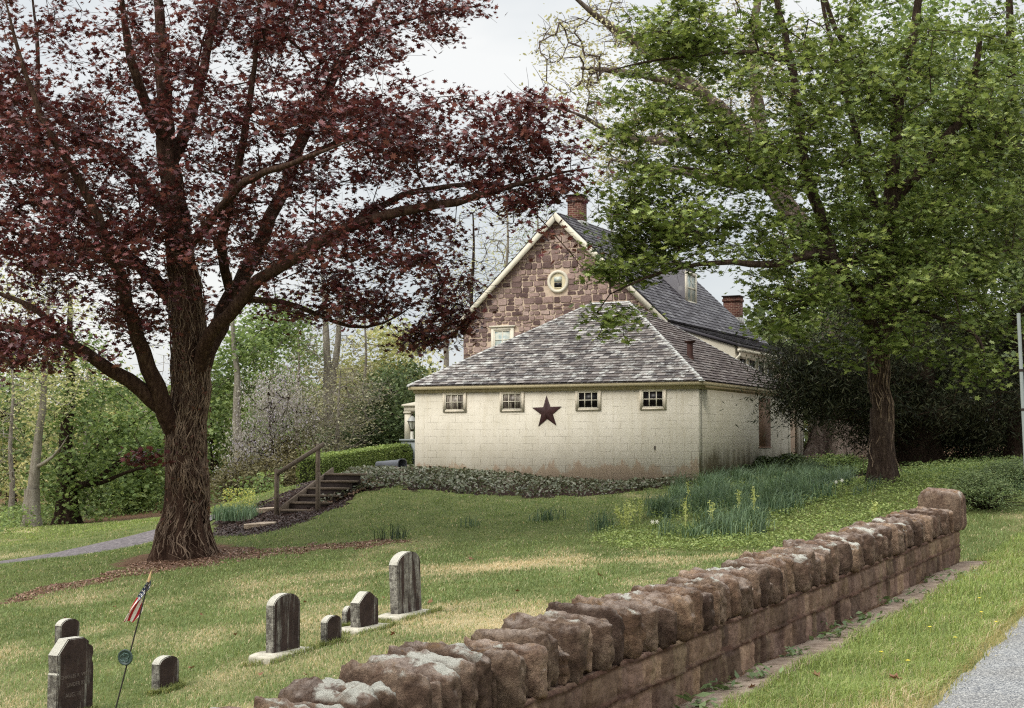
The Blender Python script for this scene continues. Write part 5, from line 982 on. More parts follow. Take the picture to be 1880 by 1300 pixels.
for i, (px, Y, top, wdt, m, lb) in enumerate([
    (-70, 58, 600, 150, lf_mid, 'broad green tree cut by the left photo edge behind the pale trunk'), (170, 66, 660, 120, lf_pale, 'yellowish tree behind the dark low limbed one'), (300, 70, 690, 110, lf_mid, 'mid green tree seen left of the copper maple trunk'),
    (500, 72, 570, 95, lf_mid, 'taller fresh green tree above the wisteria'), (390, 64, 700, 90, lf_mid, 'leafy tree directly behind the copper maple trunk'), (610, 76, 640, 110, lf_grey, 'dusty grey green tree behind the twin pale stems'), (20, 74, 640, 130, lf_pale, 'pale tree at the back of the left wood'), (245, 58, 780, 75, lf_mid, 'low bushy tree by the white garden arch'), (800, 84, 660, 80, lf_pale, 'thin yellow green tree just left of the stone gable')]):
    b = G3(px, 900, 30, 120); yb = proj(b[0], Y, Hs((px - CX) / F * Y, Y))[1]; mid = (yb + top) / 2
    gtree('woodland_tree', lb, px, yb, Y, [(px + 4, yb - (yb - top) * .3, Y), (px - 3, yb - (yb - top) * .6, Y), (px + 5, top + 20, Y)], [(px, top + (yb - top) * .42, wdt, (yb - top) * .40, Y, 3.2, 130), (px - wdt * .3, yb - (yb - top) * .22, wdt * .9, (yb - top) * .2, Y - 1, 2.4, 60)], bark_brown, m, .2, 32, .55, 60 + i, GRP, tr=.24, minz=.6)
for i, (px, Y, top, lb) in enumerate([(158, 56, 640, 'thin grey bare stem between the mossy tree and the copper maple'), (278, 60, 660, 'thin bare stem just left of the copper maple trunk'), (545, 62, 560, 'thin pale bare tree above the wisteria'), (668, 60, 560, 'bare slim tree between the twin stems and the evergreen'), (20, 54, 620, 'bare slim stem at the far left edge of the wood')]):
    yb = proj((px - CX) / F * Y, Y, Hs((px - CX) / F * Y, Y))[1]
    gtree('bare_tree', lb, px, yb, Y, [(px + 4, yb - 60, Y), (px - 3, yb - 130, Y), (px + 5, (top + yb) / 2 - 60, Y), (px, top, Y)], [(px, (top + yb) / 2 - 60, 46, (yb - top) / 2 - 20, Y, 1.6, 50)], bark_pale, lf_bud, .1, 5, .35, 140 + i, 'bare trees in the left wood', OVAL, tr=.13, tw=3, bow=.1, tip=.012, thr=.3, flat=1.2, flare=False)
# wisteria and shrubs
gtree('wisteria', 'tall shrub draped in pale lilac wisteria blossom near the timber steps', 500, 930, 47.5, [(502, 880, 47.5), (498, 800, 47.5), (492, 720, 47.5)], [(495, 740, 50, 65, 47.5, 1.6, 90), (478, 830, 60, 60, 47.5, 1.8, 90), (540, 760, 50, 70, 48, 1.5, 50), (440, 890, 40, 40, 47, 1, 30)], bark_brown, lf_wist, .075, 46, .26, 81, None, OVAL, tr=.14, minz=.3, cat='shrub', flat=1.3, droop=1.5, mode='any')
gtree('olive_shrub', 'olive brown rounded shrub at the foot of the wisteria', 480, 935, 46.5, [(480, 905, 46.5), (482, 860, 46.5)], [(490, 885, 85, 48, 46.3, 1.6, 170), (560, 850, 70, 60, 47.5, 1.4, 110), (430, 900, 45, 34, 46.5, 1, 60)], bark_brown, leafmat('olive_leaves', [S(74, 70, 44), S(98, 92, 58), S(116, 108, 76)], .25), .10, 44, .3, 82, None, OVAL, tr=.1, minz=.1, cat='shrub', mode='any', tw=1)
gtree('twiggy_shrub', 'grey twiggy shrub with sparse leaves behind the hand rail', 620, 885, 49, [(618, 830, 49), (620, 760, 49), (625, 690, 49)], [(620, 750, 80, 90, 49, 2, 150), (600, 830, 70, 50, 48.5, 1.5, 70), (660, 720, 60, 60, 50, 1.5, 50)], bark_pale, lf_grey, .09, 18, .3, 83, None, OVAL, tr=.12, minz=.2, cat='shrub', tw=3, tip=.008)
# bare trees behind the gable
lf_bud = leafmat('opening_buds', [S(150, 148, 104), S(170, 166, 124), S(130, 140, 84)], .4)
for i, (px, Y, top, wd_, lb) in enumerate([(868, 78, 390, 60, 'bare grey tree left of the gable with upright twigs'), (930, 84, 360, 60, 'budding tree rising behind the left roof slope'), (985, 90, 350, 45, 'green tinged tree top just left of the brick chimney'), (815, 74, 520, 55, 'leafless tree between the copper crown and the stone gable'), (1120, 92, 330, 60, 'thin bare tree right of the brick chimney')]):
    yb = proj((px - CX) / F * Y, Y, Hs((px - CX) / F * Y, Y))[1]
    gtree('bare_tree', lb, px, yb, Y, [(px, 760, Y), (px + 5, 640, Y), (px - 4, 540, Y), (px + 3, (top + 540) / 2, Y), (px, top, Y)], [(px, (top + 640) / 2 - 10, wd_, (640 - top) / 2 + 20, Y, 2.5, 110)], bark_brown if i == 0 else bark_pale, lf_bud if i != 2 else lf_mid, .14, (7, 9, 20, 6, 5)[i], .4, 90 + i, 'bare trees behind the house', OVAL, tr=.2, tw=3, bow=.1, tip=.014, thr=.3, flat=1.3)
# dark yew and trees on the right
gtree('yew_tree', 'very dark spreading yew with low drooping boughs right of the outbuilding', 1690, 866, 41, [(1690, 820, 41), (1700, 740, 41), (1700, 660, 41), (1705, 560, 41)],
      [(1700, 700, 230, 120, 41.5, 4, 330), (1530, 650, 130, 55, 39.5, 2.5, 130), (1470, 690, 80, 45, 38.5, 1.6, 75), (1480, 745, 55, 25, 38.2, 1.2, 34), (1850, 720, 110, 130, 41, 3, 190), (1640, 770, 120, 70, 42, 2, 90), (1820, 640, 120, 80, 42, 2.5, 80), (1760, 800, 190, 55, 42.5, 2.0, 150), (1560, 720, 80, 50, 40, 2, 60), (1650, 560, 150, 60, 42, 3, 80)], bark_brown, lf_yew, .15, 96, .42, 101, None, SLIM, [
      ([(1700, 700, 41), (1630, 690, 40), (1560, 670, 39), (1480, 690, 38.4), (1420, 730, 38)], [.2, .15, .1, .06, .02]), ([(1700, 760, 41), (1600, 770, 40), (1540, 765, 39), (1500, 770, 38.6)], [.14, .09, .05, .02]), ([(1700, 790, 41), (1780, 760, 41), (1860, 740, 41)], [.18, .12, .05]), ([(1700, 855, 41), (1640, 800, 40.6), (1600, 750, 40)], [.15, .1, .05])], .5, minz=.8, mode='any', tw=3, thr=.36, droop=.8)
gtree('background_maple', 'tall leafy tree filling the top right behind the green maple', 1880, 862, 40, [(1876, 700, 40), (1872, 560, 40), (1868, 400, 40), (1862, 250, 40), (1858, 100, 40), (1850, -80, 40)], [(1800, 250, 190, 280, 41, 4, 380), (1850, 480, 120, 110, 40, 3, 120), (1650, 120, 160, 200, 43, 3, 120)], bark_brown, lf_mid, .16, 34, .42, 102, None, MAPLE_LO, tr=.36, minz=3)
gtree('background_maple', 'leafy tree closing the gap between the sycamore and the green maple', 1650, 845, 47, [(1655, 700, 47), (1650, 560, 47), (1655, 400, 47), (1650, 250, 47)], [(1620, 420, 160, 160, 47.5, 4, 240), (1570, 560, 110, 60, 47, 3, 60), (1720, 300, 120, 180, 48, 3, 90)], bark_brown, lf_mid, .17, 34, .45, 103, None, MAPLE_LO, tr=.3, minz=3)
# far wood mass
rng = np.random.default_rng(5); g = Geo(); n_ = 60000; px = rng.uniform(-700, 2700, n_); Y = rng.uniform(88, 112, n_); X = (px - CX) / F * Y; gz = H(X, Y)
hgt = 5.0 + 3.0 * (fbm(X * .12, Y * .05, 0, 3, 77) - .4) * 2 + np.where(px > 1300, 3, 0) - np.where((px > 760) & (px < 1300), 3, 0); z = gz + hgt * rng.random(n_) ** .8
leaves(g, np.stack([X, Y, z], 1), .62, MAPLE_LO, rng, .3, .9, .1, 'any'); tag(g.build('distant_woods', leafmat('distant_leaves', [S(58, 70, 40), S(84, 98, 56), S(108, 118, 74), S(120, 120, 84)], .3, .7, .1, 1.2, .08)), kind='stuff')

# ------------------------------------------------------------------ hedge
def surf_leaves(g, P, Nn, size, tpl, rng, sd=.5):
    n = len(P); nr = Nn + rng.normal(0, sd, (n, 3)); nr /= np.linalg.norm(nr, axis=1)[:, None]; a = rng.normal(size=(n, 3)); d = a - nr * (a * nr).sum(1)[:, None]; d /= np.linalg.norm(d, axis=1)[:, None]; s_ = np.cross(d, nr); sz = size * rng.uniform(.6, 1.3, n); k = len(tpl)
    V = P[:, None] + (tpl[None, :, 0, None] * s_[:, None] + tpl[None, :, 1, None] * d[:, None]) * sz[:, None, None]; g.add(V.reshape(-1, 3), np.arange(n)[:, None] * k + np.arange(k)[None])
rng = np.random.default_rng(9)
hA_, hB_ = Wp(568, 870, 41.5), Wp(745, 860, 47.5); hv = hB_[:2] - hA_[:2]; hl = np.linalg.norm(hv); hv /= hl; hn = np.array([hv[1], -hv[0]])
hroot = empty('clipped_hedge', (hA_[0], hA_[1], Hs(hA_[0], hA_[1])), 'long clipped bright green hedge running behind the timber steps', 'hedge')
g = Geo(); n_ = 16000; t = rng.random(n_) * hl; f_ = rng.random(n_); th_ = .42; topz = lambda t: np.interp(t, [0, hl], [Wp(568, 840, 41.5)[2], Wp(745, 815, 47.5)[2]])
X = hA_[0] + hv[0] * t; Y = hA_[1] + hv[1] * t; gz = H(X, Y) - .1; tz_ = topz(t); ontop = f_ < .38; v = rng.random(n_); o = np.where(ontop, (v * 2 - 1) * th_, np.where(rng.random(n_) < .8, th_, -th_)); z = np.where(ontop, tz_, gz + (tz_ - gz) * rng.random(n_) ** .8)
bmp = .07 * (fbm(t * 3, z * 3, o * 2, 3, 3) - .5); o = o * (1 + bmp) - np.where(z > tz_ - .12, np.sign(o) * .05, 0); z = z + bmp + rng.normal(0, .02, n_)
en = rng.random(n_) < .07; t = np.where(en, np.where(rng.random(n_) < .5, 0, hl), t); o = np.where(en, (v * 2 - 1) * th_, o); X = hA_[0] + hv[0] * t; Y = hA_[1] + hv[1] * t; z = np.where(en, gz + (tz_ - gz) * rng.random(n_), z)
Nn = np.where(ontop[:, None], np.array([0, 0, 1.0])[None], np.concatenate([hn, [.15]])[None] * np.sign(o)[:, None]); P = np.stack([X + hn[0] * o, Y + hn[1] * o, z], 1); surf_leaves(g, P, Nn, .075, OVAL, rng, .6)
rel(hroot, g.build('foliage', leafmat('hedge_leaves', [S(74, 90, 38), S(94, 112, 46), S(112, 130, 58), S(136, 148, 78)], .3, .6, .2, 1.4, .9)))
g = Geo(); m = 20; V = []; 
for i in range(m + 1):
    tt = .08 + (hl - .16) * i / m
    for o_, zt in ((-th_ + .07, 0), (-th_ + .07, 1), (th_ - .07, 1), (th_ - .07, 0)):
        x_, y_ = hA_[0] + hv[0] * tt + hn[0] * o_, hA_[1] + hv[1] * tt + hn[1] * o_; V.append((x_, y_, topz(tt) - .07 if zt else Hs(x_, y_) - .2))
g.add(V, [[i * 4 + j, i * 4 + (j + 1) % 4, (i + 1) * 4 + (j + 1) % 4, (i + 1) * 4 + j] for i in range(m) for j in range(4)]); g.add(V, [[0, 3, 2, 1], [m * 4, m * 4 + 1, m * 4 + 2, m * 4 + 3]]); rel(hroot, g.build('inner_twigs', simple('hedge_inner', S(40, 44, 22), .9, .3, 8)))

# ------------------------------------------------------------------ ground plants
def region(poly, n, rng, Y0, Y1, jitter=1.0, px=(-100, 2000)):
    out = []; tot = 0
    while tot < n:
        m = n * 4; yy = rng.uniform(Y0, Y1, m); pxx = rng.uniform(min(p[0] for p in poly) - 30, max(p[0] for p in poly) + 30, m); x = (pxx - CX) / F * yy; z = H(x, yy); a, b = proj(x, yy, z); a, b = jit(a, b, x, yy, jitter); k = inpoly(a, b, poly)
        sx_, sy_ = shedcoord(x, yy); k &= ~((sx_ > -Wd) & (sx_ < 0) & (sy_ > 0) & (sy_ < Dp)); out.append(np.stack([x, yy, z], 1)[k]); tot += k.sum()
        if len(out) > 60: break
    return np.concatenate(out)[:n]
def blades(g, P, L, wd, rng, lean=.35, bend=.5, cols=None, colv=None, segs=2):
    """tapering grass-like blades, one per root point"""
    n = len(P); az = rng.uniform(0, 6.28, n); ln = L * rng.uniform(.6, 1.25, n); d = np.stack([np.cos(az), np.sin(az), 0 * az], 1); le = (lean * rng.random(n))[:, None]; s_ = np.stack([-np.sin(az + .6), np.cos(az + .6), 0 * az], 1); w_ = (wd * rng.uniform(.7, 1.3, n))[:, None]
    t1 = P + d * (le * .35) * ln[:, None] + np.array([0, 0, 1.0]) * (ln * .55)[:, None]; t2 = P + d * (le * .35 + bend * le + .05) * ln[:, None] * 1.4 + np.array([0, 0, 1.0]) * (ln * .95)[:, None] * (1 - .3 * le)
    V = np.stack([P - s_ * w_ / 2, P + s_ * w_ / 2, t1 + s_ * w_ * .42, t1 - s_ * w_ * .42, t2], 1); i = np.arange(n)[:, None] * 5
    base = g.n; g.add(V.reshape(-1, 3), i + np.array([[0, 1, 2, 3]]), 0, np.repeat(colv, 5, 0) if colv is not None else None)
    g.L.append((i + np.array([[3, 2, 4]]) + base).ravel()); g.C.append(np.full(n, 3)); g.MI.append(np.zeros(n, int))
def grassmat(name, transl=.35, rough=.6): n = N(name); c = n.attr(); return n.fin(c, rough, None, .2, 0, transl, n.mix(1, c, (1.25, 1.2, .85, 1), 'MULTIPLY'))
def lerp(a, b, t): return np.array(a)[:3][None] * (1 - t[:, None]) + np.array(b)[:3][None] * t[:, None]
rng = np.random.default_rng(77)
m_grass = grassmat('grass_blades'); n_ = 620000
Y = np.exp(rng.uniform(math.log(4.6), math.log(54), n_)); px = rng.uniform(-260, 2140, n_); X = (px - CX) / F * Y; Z = H(X, Y); a, b = proj(X, Y, Z); a, b = jit(a, b, X, Y); s_, o_ = wallcoord(X, Y); su, sv_ = shedcoord(X, Y)
keep = ~((o_ > -.45) & (o_ < .02) & (s_ > -7) & (s_ < 11.3)); keep &= ~(o_ > 1.60 - .028 * s_ + .1 * (fbm(s_ * 3, s_ * 0, 0, 3, 16) - .5)); bare = (o_ > 0) & (o_ < .36 + .16 * (fbm(s_ * 2, s_ * 0, 0, 3, 6) - .5)) & (s_ < 11.6); keep &= ~bare
keep &= ~((su > -Wd - .1) & (su < .1) & (sv_ > -.1) & (sv_ < Dp + .1)); keep &= segd(X, Y, DRIVE) > 1.15; keep &= ~(inpoly(a, b, MULCH) & (Y > 28) & (Y < 50)); keep &= ~(inpoly(a, b, DIRT) & (rng.random(n_) < .55 + .8 * (fbm(X * 2.5, Y * 2.5, 0, 3, 19) - .25))); keep &= ~((inpoly(a, b, IVY) | inpoly(a, b, SHRUBB)) & (Y > 28) & (rng.random(n_) < .9)); keep &= ~(inpoly(a, b, COVER) & (rng.random(n_) < .6))
keep &= np.hypot(X - tree_xy[0], (Y - tree_xy[1]) * .8) + .8 * (fbm(X * 2, Y * 2, 0, 3, 8) - .5) > 1.35
keep &= ~((Y > np.where(X < -3, 46 + (X + 16) * .35, 60)) & (X < 3)); keep &= ~((Y > 34) & (X > 7.4))
X, Y, Z, o_, s_ = X[keep], Y[keep], Z[keep], o_[keep], s_[keep]; n_ = len(X); dr = dryness(X, Y); verge = (o_ > .1) & (o_ < 1.9)
col = lerp(S(88, 108, 62), S(152, 166, 110), rng.random(n_)); t_ = fbm(X * 1.1, Y * .9, 0, 4, 51); col = col * (.72 + .62 * t_[:, None]); bright = (verge | (Y > 40) & (X < -5)); col = np.where(bright[:, None], col * np.array([1.25, 1.22, 1.0]), col)
straw = rng.random(n_) < dr * .85 + .06; col = np.where(straw[:, None], lerp(S(184, 168, 130), S(226, 208, 174), rng.random(n_)), col)
Ln = np.where(verge, .075, .042) * (1 + Y * .010) * np.where(straw, .85, 1) * (.3 + 1.5 * fbm(X * 2.3, Y * 2.3, 0, 3, 61)); g = Geo(); P = np.stack([X, Y, Z - .004], 1)
blades(g, P, Ln, np.maximum(.0045, .00042 * Y), rng, 1.0, .8, colv=col)
for gx_, gy_, hw_, ht_ in GS:
    m_ = 420; u_ = rng.uniform(-hw_ - .03, hw_ + .03, m_); v_ = np.where(rng.random(m_) < .6, -rng.uniform(-.01, .07, m_) - (ht_ - .12 if ht_ > .18 else 0), rng.uniform(0, ht_, m_)); e_ = v_ >= 0; u_ = np.where(e_, np.where(rng.random(m_) < .5, -1, 1) * (hw_ + rng.uniform(0, .06, m_)), u_)
    X_ = gx_ + WD[0] * u_ - WD[1] * v_ * 1; Y_ = gy_ + WD[1] * u_ + WD[0] * v_; c_ = lerp(S(96, 112, 60), S(168, 170, 110), rng.random(m_)); blades(g, np.stack([X_, Y_, H(X_, Y_)], 1), np.full(m_, .085), .006, rng, 1.0, .8, colv=c_)
tag(g.build('lawn_grass', m_grass), kind='stuff')
# edge tufts along the road
n_ = 9000; t = rng.uniform(-8, 30, n_); oo = 1.61 - .028 * t + rng.normal(0, .07, n_); X = W0[0] + WD[0] * t + WN[0] * oo; Y = W0[1] + WD[1] * t + WN[1] * oo; k = Y > 4; X, Y = X[k], Y[k]; g = Geo(); col = lerp(S(120, 130, 70), S(190, 172, 124), rng.random(len(X))); blades(g, np.stack([X, Y, H(X, Y)], 1), np.full(len(X), .06), .006, rng, 1.4, 1, colv=col); tag(g.build('verge_edge_grass', m_grass), kind='stuff')
# ivy
P = region(IVY, 15000, rng, 30, 46, .8); a_, b_ = proj(P[:, 0], P[:, 1], P[:, 2]); P = P[~(inpoly(a_, b_, [(850, 897), (960, 892), (1100, 893), (1150, 905), (960, 925), (860, 915)]) & (rng.random(len(P)) < .6))]; g = Geo(); P[:, 2] += rng.random(len(P)) * .16 * (.4 + fbm(P[:, 0] * 2, P[:, 1] * 2, 0, 3, 4)) ; P[:, 2] += .10 * (fbm(P[:, 0] * 1.2, P[:, 1] * 1.2, 0, 2, 6) - .3); leaves(g, P, .105, OVAL, rng, .6, .9, .15); tag(g.build('ivy_ground_cover', leafmat('ivy_leaves', [S(52, 56, 38), S(74, 80, 54), S(96, 102, 78), S(120, 122, 104), S(80, 62, 50)], .2, .5, .3, 1.2, 2.5)), kind='stuff')
P = region([(700, 866), (860, 862), (1270, 880), (1285, 892), (1180, 886), (900, 876), (760, 870)], 1600, rng, 36, 46, .3); P = P; g = Geo(); blades(g, P, np.full(len(P), .2), .012, rng, .6, .6, colv=lerp(S(84, 100, 54), S(128, 138, 86), rng.random(len(P)))); tag(g.build('wall_foot_weeds', m_grass), kind='stuff')
P = region([(590, 905), (640, 880), (700, 890), (640, 912), (590, 932)], 1800, rng, 30, 44, .3); P[:, 2] += .04; g = Geo(); leaves(g, P, .09, OVAL, rng, .3, .7, .1); tag(g.build('leaf_litter', leafmat('dry_leaf_litter', [S(110, 84, 64), S(140, 112, 90), S(90, 66, 52)], .1)), kind='stuff')
P = region(MULCH, 7000, rng, 28, 48, .6); P[:, 2] += .015; g = Geo(); leaves(g, P, .075, SLIM * np.array([2.2, 1]), rng, .1, .5, .1); tag(g.build('bark_mulch', leafmat('bark_chips', [S(34, 26, 24), S(60, 46, 42), S(92, 74, 66)], .05)), kind='stuff')
P = region(DIRT, 4600, rng, 14, 34, 2.2); P[:, 2] += .012; g = Geo(); leaves(g, P, .05, OVAL, rng, .1, .4, .1); tag(g.build('leaf_litter', leafmat('brown_leaf_litter', [S(84, 52, 42), S(120, 84, 66), S(158, 128, 104), S(66, 44, 36)], .05)), kind='stuff')
# bright low ground cover behind the wall
P = region(COVER, 42000, rng, 19, 42, 1.0); g = Geo(); hh_ = fbm(P[:, 0] * 1.3, P[:, 1] * 1.3, 0, 3, 14); P[:, 2] += rng.random(len(P)) * (.04 + .18 * hh_); leaves(g, P, .05, OVAL, rng, .3, .8, .1); tag(g.build('creeping_ground_cover', leafmat('ground_cover_leaves', [S(78, 96, 42), S(104, 122, 56), S(130, 146, 76), S(152, 162, 96)], .35, .6, .2, 1.3, 1.8)), kind='stuff')
# daffodil bed
def clump(g, c, n, L, wd, rng, c0, c1, spread=.12, lean=.5):
    P = np.stack([c[0] + rng.normal(0, spread, n), c[1] + rng.normal(0, spread, n), np.full(n, c[2] - .02)], 1); blades(g, P, np.full(n, L), wd, rng, lean, .7, colv=lerp(c0, c1, rng.random(n)))
m_daff = grassmat('daffodil_leaf', .25, .5); c0, c1 = S(66, 90, 68), S(134, 154, 120)
P = region(DAFF, 190, rng, 24, 44, .6); g = Geo()
for c in P: k_ = rng.uniform(.75, 1.25); clump(g, c, 60, rng.uniform(.30, .55), .018, rng, tuple(v * k_ for v in c0), tuple(v * k_ for v in c1), rng.uniform(.08, .15), .75)
tag(g.build('daffodil_foliage', m_daff), kind='stuff')
P = region(DAFF, 9000, rng, 24, 44, .6); P[:, 2] += rng.random(len(P)) * .16; g = Geo(); leaves(g, P, .055, OVAL, rng, .3, .8, .1); tag(g.build('creeping_ground_cover', bpy.data.materials['ground_cover_leaves']), kind='stuff')
for i, (px, py, hgt_, nb, dark, lb) in enumerate([(722, 990, .36, 60, .35, 'dark spiky leaf clump in the bare strip nearest the copper maple'), (866, 968, .30, 30, .8, 'thin grassy leaf clump in the lawn, second from the maple side'), (1008, 956, .38, 60, .7, 'dense spiky leaf clump on the lawn bank left of the bed'), (985, 958, .26, 24, .9, 'small pale leaf tuft touching the dense clump'), (1108, 975, .50, 80, .8, 'big arching leaf clump at the left end of the bed'), (1228, 985, .42, 60, .9, 'leaf clump at the front edge of the bed beside the white flower'), (1350, 990, .55, 90, 1.0, 'full bright leaf clump standing in front of the bed'), (1425, 945, .45, 80, 1.1, 'wide leaf clump on the right front of the bed'), (1860, 905, .50, 80, 1.2, 'blue green leaf clump at the right photo edge'), (1580, 910, .30, 30, .7, 'small leaf clump left of the green maple foot'), (1600, 898, .34, 30, .6, 'dark leaf clump touching the green maple foot')]):
    p = G3(px, py, 15, 45); g = Geo(); clump(g, (0, 0, 0), nb, hgt_, .016, rng, tuple(v * dark for v in c0), tuple(v * dark for v in c1), .10 if nb < 60 else .15, .6); root = empty('leaf_clump', tuple(p), lb, 'plant', 'daffodil leaf clumps'); g.build('leaves', m_daff, root)
# flowering honesty and white blooms
mat_yg = leafmat('yellow_green_bracts', [S(140, 150, 70), S(164, 172, 96), S(184, 188, 120)], .35)
fl_list = [(1150, 950, 'bushy yellow green flowering plant at the left end of the bed', 240, .5), (1175, 935, 'yellow green flowering plant behind the left end of the bed', 160, .5), (1258, 950, 'slender yellow green flower spike in the middle of the bed', 60, .6), (1307, 950, 'yellow green flower spike right of the bed middle', 70, .6), (1358, 930, 'pale yellow green flower spikes above the front clump', 70, .6), (1385, 935, 'twin pale flower spikes near the wide clump', 60, .6), (1605, 925, 'loose yellow flowering plant below the green maple', 90, .3), (1265, 905, 'small yellow green spike near the building corner', 30, .5)]
for px, py, lb, nb, hg in fl_list:
    p = G3(px, py + 25, 18, 45); root = empty('flowering_plant', tuple(p), lb, 'plant', 'yellow green flowering plants'); g = Geo(); ns = max(3, nb // 25); pts = []
    for q in range(ns): e = np.array([rng.normal(0, .12 * (ns > 4) + .03), rng.normal(0, .1), hg * rng.uniform(.8, 1.1)]); g.tube([(e[0] * .3, e[1] * .3, 0), tuple(e * .6), tuple(e)], .006, 4); pts += [e * rng.uniform(.35, 1.02) + rng.normal(0, .03, 3) for _ in range(nb // ns)]
    g.build('stems', mat_yg, root); g = Geo(); leaves(g, np.array(pts), .05, OVAL, rng, .2, 1, .1, 'any'); g.build('blossoms', mat_yg, root)
m_white = simple('white_petal', S(232, 228, 210), .6, .04, 5)
for px, py, lb in [(1203, 958, 'pair of white daffodils at the front left of the bed'), (1535, 885, 'white daffodil left of the green maple, nearer the bed'), (1546, 882, 'white daffodil left of the green maple, nearer the trunk')]:
    p = G3(px, py + 22, 18, 45); z_ = Wp(px, py, p[1])[2] - p[2]; root = empty('white_daffodil', tuple(p), lb, 'flower', 'white daffodils'); g = Geo(); g.tube([(0, 0, 0), (.01, 0, z_ * .6), (0, 0, z_)], .004, 4); g.build('stem', m_daff, root); g = Geo()
    for dx in ((-.05, .03) if px == 1203 else (0,)):
        for q in range(6): a_ = q * math.pi / 3; g.add([(dx, -.01, z_), (dx + .02 * math.cos(a_ - .5), -.012, z_ + .02 * math.sin(a_ - .5)), (dx + .05 * math.cos(a_), -.005, z_ + .05 * math.sin(a_)), (dx + .02 * math.cos(a_ + .5), -.012, z_ + .02 * math.sin(a_ + .5))], [[0, 1, 2, 3]])
    g.build('petals', m_white, root)
# irises left by the path
p = G3(432, 955, 28, 45); root = empty('iris_clump', tuple(p), 'blue green iris clump with yellow flowers behind at the bark mulch edge', 'plant'); g = Geo()
for q in range(26): clump(g, (rng.uniform(-.55, .5), rng.uniform(-.5, .5), .02), 16, .42, .022, rng, S(84, 110, 84), S(132, 154, 124), .1, .4)
g.build('leaves', m_daff, root); g = Geo(); PP = np.stack([rng.uniform(-.45, .35, 500), rng.uniform(.5, .9, 500), rng.uniform(.3, .75, 500)], 1); leaves(g, PP, .05, OVAL, rng, .2, 1, .1, 'any'); tag(g.build('flowers', leafmat('yellow_iris', [S(160, 160, 60), S(186, 184, 84), S(110, 130, 60)], .3), root), kind='stuff')
# low conifer bushes right of the pier, shrub by the building
def bush(name, label, px, py, Yr, rx, ry, rz, m, n, size, tpl, seed, cat='shrub', zoff=.0):
    rng = np.random.default_rng(seed); p = G3(px, py, *Yr); root = empty(name, tuple(p), label, cat); g = Geo(); C = []
    for q in range(int(n / 60)):
        a_ = rng.uniform(0, 6.28); e = rng.uniform(.1, 1.5); rr = rng.uniform(.6, 1); c = np.array([rx * rr * math.cos(a_) * math.cos(e), ry * rr * math.sin(a_) * math.cos(e), rz * rr * math.sin(e)]); g.tube([(0, 0, 0), tuple(c * .5 + [0, 0, .05]), tuple(c)], [.015, .01, .004], 4, cap=False); C.append(c + rng.normal(0, 1, (60, 3)) * np.array([.14, .14, .05]) * (rx / .8) ** .5)
    g.build('stems', bark_brown, root); g = Geo(); C = np.concatenate(C); C[:, 2] = np.maximum(C[:, 2], .02); leaves(g, C, size, tpl, rng, .2, .7, .1); g.build('foliage', m, root); return root
lf_jun = leafmat('low_conifer_sprays', [S(48, 62, 34), S(70, 88, 48), S(94, 110, 62), S(116, 128, 78)], .2)
bush('low_conifer', 'low spreading green conifer directly behind the wall end pier', 1808, 935, (16, 40), .85, .8, .62, lf_jun, 9000, .06, SLIM, 1)
bush('low_conifer', 'larger spreading conifer farther right behind the pier', 1850, 900, (18, 45), 1.2, 1.0, .5, lf_jun, 12000, .06, SLIM, 2)
bush('low_conifer', 'conifer shrub cut by the right photo edge under the dark yew', 1905, 880, (18, 45), 1.1, 1.0, .42, lf_jun, 8000, .07, SLIM, 3)
lf_bl = leafmat('dark_broad_leaves', [S(36, 44, 26), S(56, 68, 36), S(82, 98, 50)], .2)
for i, (px, py, lb) in enumerate([(1352, 878, 'dark broad leaved shrub against the stained side wall of the outbuilding'), (1400, 868, 'dark leafy shrub in the middle of the row beside the side wall'), (1452, 862, 'leafy shrub at the far end of the row beside the side wall')]): tag(bush('low_shrub', lb, px, py, (30, 60), .75, .8, .42, lf_bl, 3600, .11, OVAL, 10 + i), group='shrubs along the side wall')
for i, (px, py, lb) in enumerate([(1530, 856, 'bright green low plants in front of the sycamore trunk'), (1590, 872, 'bright green low plants touching the green maple foot')]): bush('low_plants', lb, px, py, (28, 60), 1.1, .8, .3, lf_mid, 3000, .08, OVAL, 20 + i, 'plant')
P = region([(1650, 880), (1660, 850), (1780, 840), (1900, 835), (1900, 880), (1780, 890)], 9000, rng, 28, 48, .8); g = Geo(); P[:, 2] += rng.random(len(P)) ** 2 * .22; leaves(g, P, .07, OVAL, rng, .3, .8, .1); tag(g.build('undergrowth', lf_mid), kind='stuff')
P = region([(0, 985), (0, 940), (300, 905), (520, 890), (520, 915), (300, 940), (60, 968)], 14000, rng, 42, 62, .8); g = Geo(); P[:, 2] += rng.random(len(P)) ** 1.5 * .7; leaves(g, P, .12, OVAL, rng, .3, .8, .1); tag(g.build('undergrowth', lf_mid), kind='stuff')
# weeds at the foot of the wall
wm = leafmat('broad_weed_leaves', [S(62, 80, 44), S(88, 106, 62), S(108, 124, 78)], .25)
for i, (s_, o_, r_) in enumerate([(-.1, .2, .14), (.55, .16, .16), (1.1, .22, .15), (2.2, .18, .12), (3.3, .2, .17), (3.9, .2, .2), (4.6, .22, .2), (6.0, .2, .2), (7.0, .2, .24), (8.2, .26, .22), (9.0, .3, .3), (-1.2, .25, .12)]):
    x_, y_ = W0 + WD * s_ + WN * o_; g = Geo(); m = 34; P = np.stack([rng.normal(0, r_ * .6, m) , rng.normal(0, r_ * .5, m), rng.uniform(.01, .09, m)], 1); leaves(g, P, .085, SLIM * np.array([2.2, 1]), rng, .1, .6, .1); root = empty('weed', (x_, y_, Hs(x_, y_)), 'low leafy weed growing at the foot of the stone wall', 'weed', 'weeds along the foot of the stone wall', RS); g.build('leaves', wm, root)
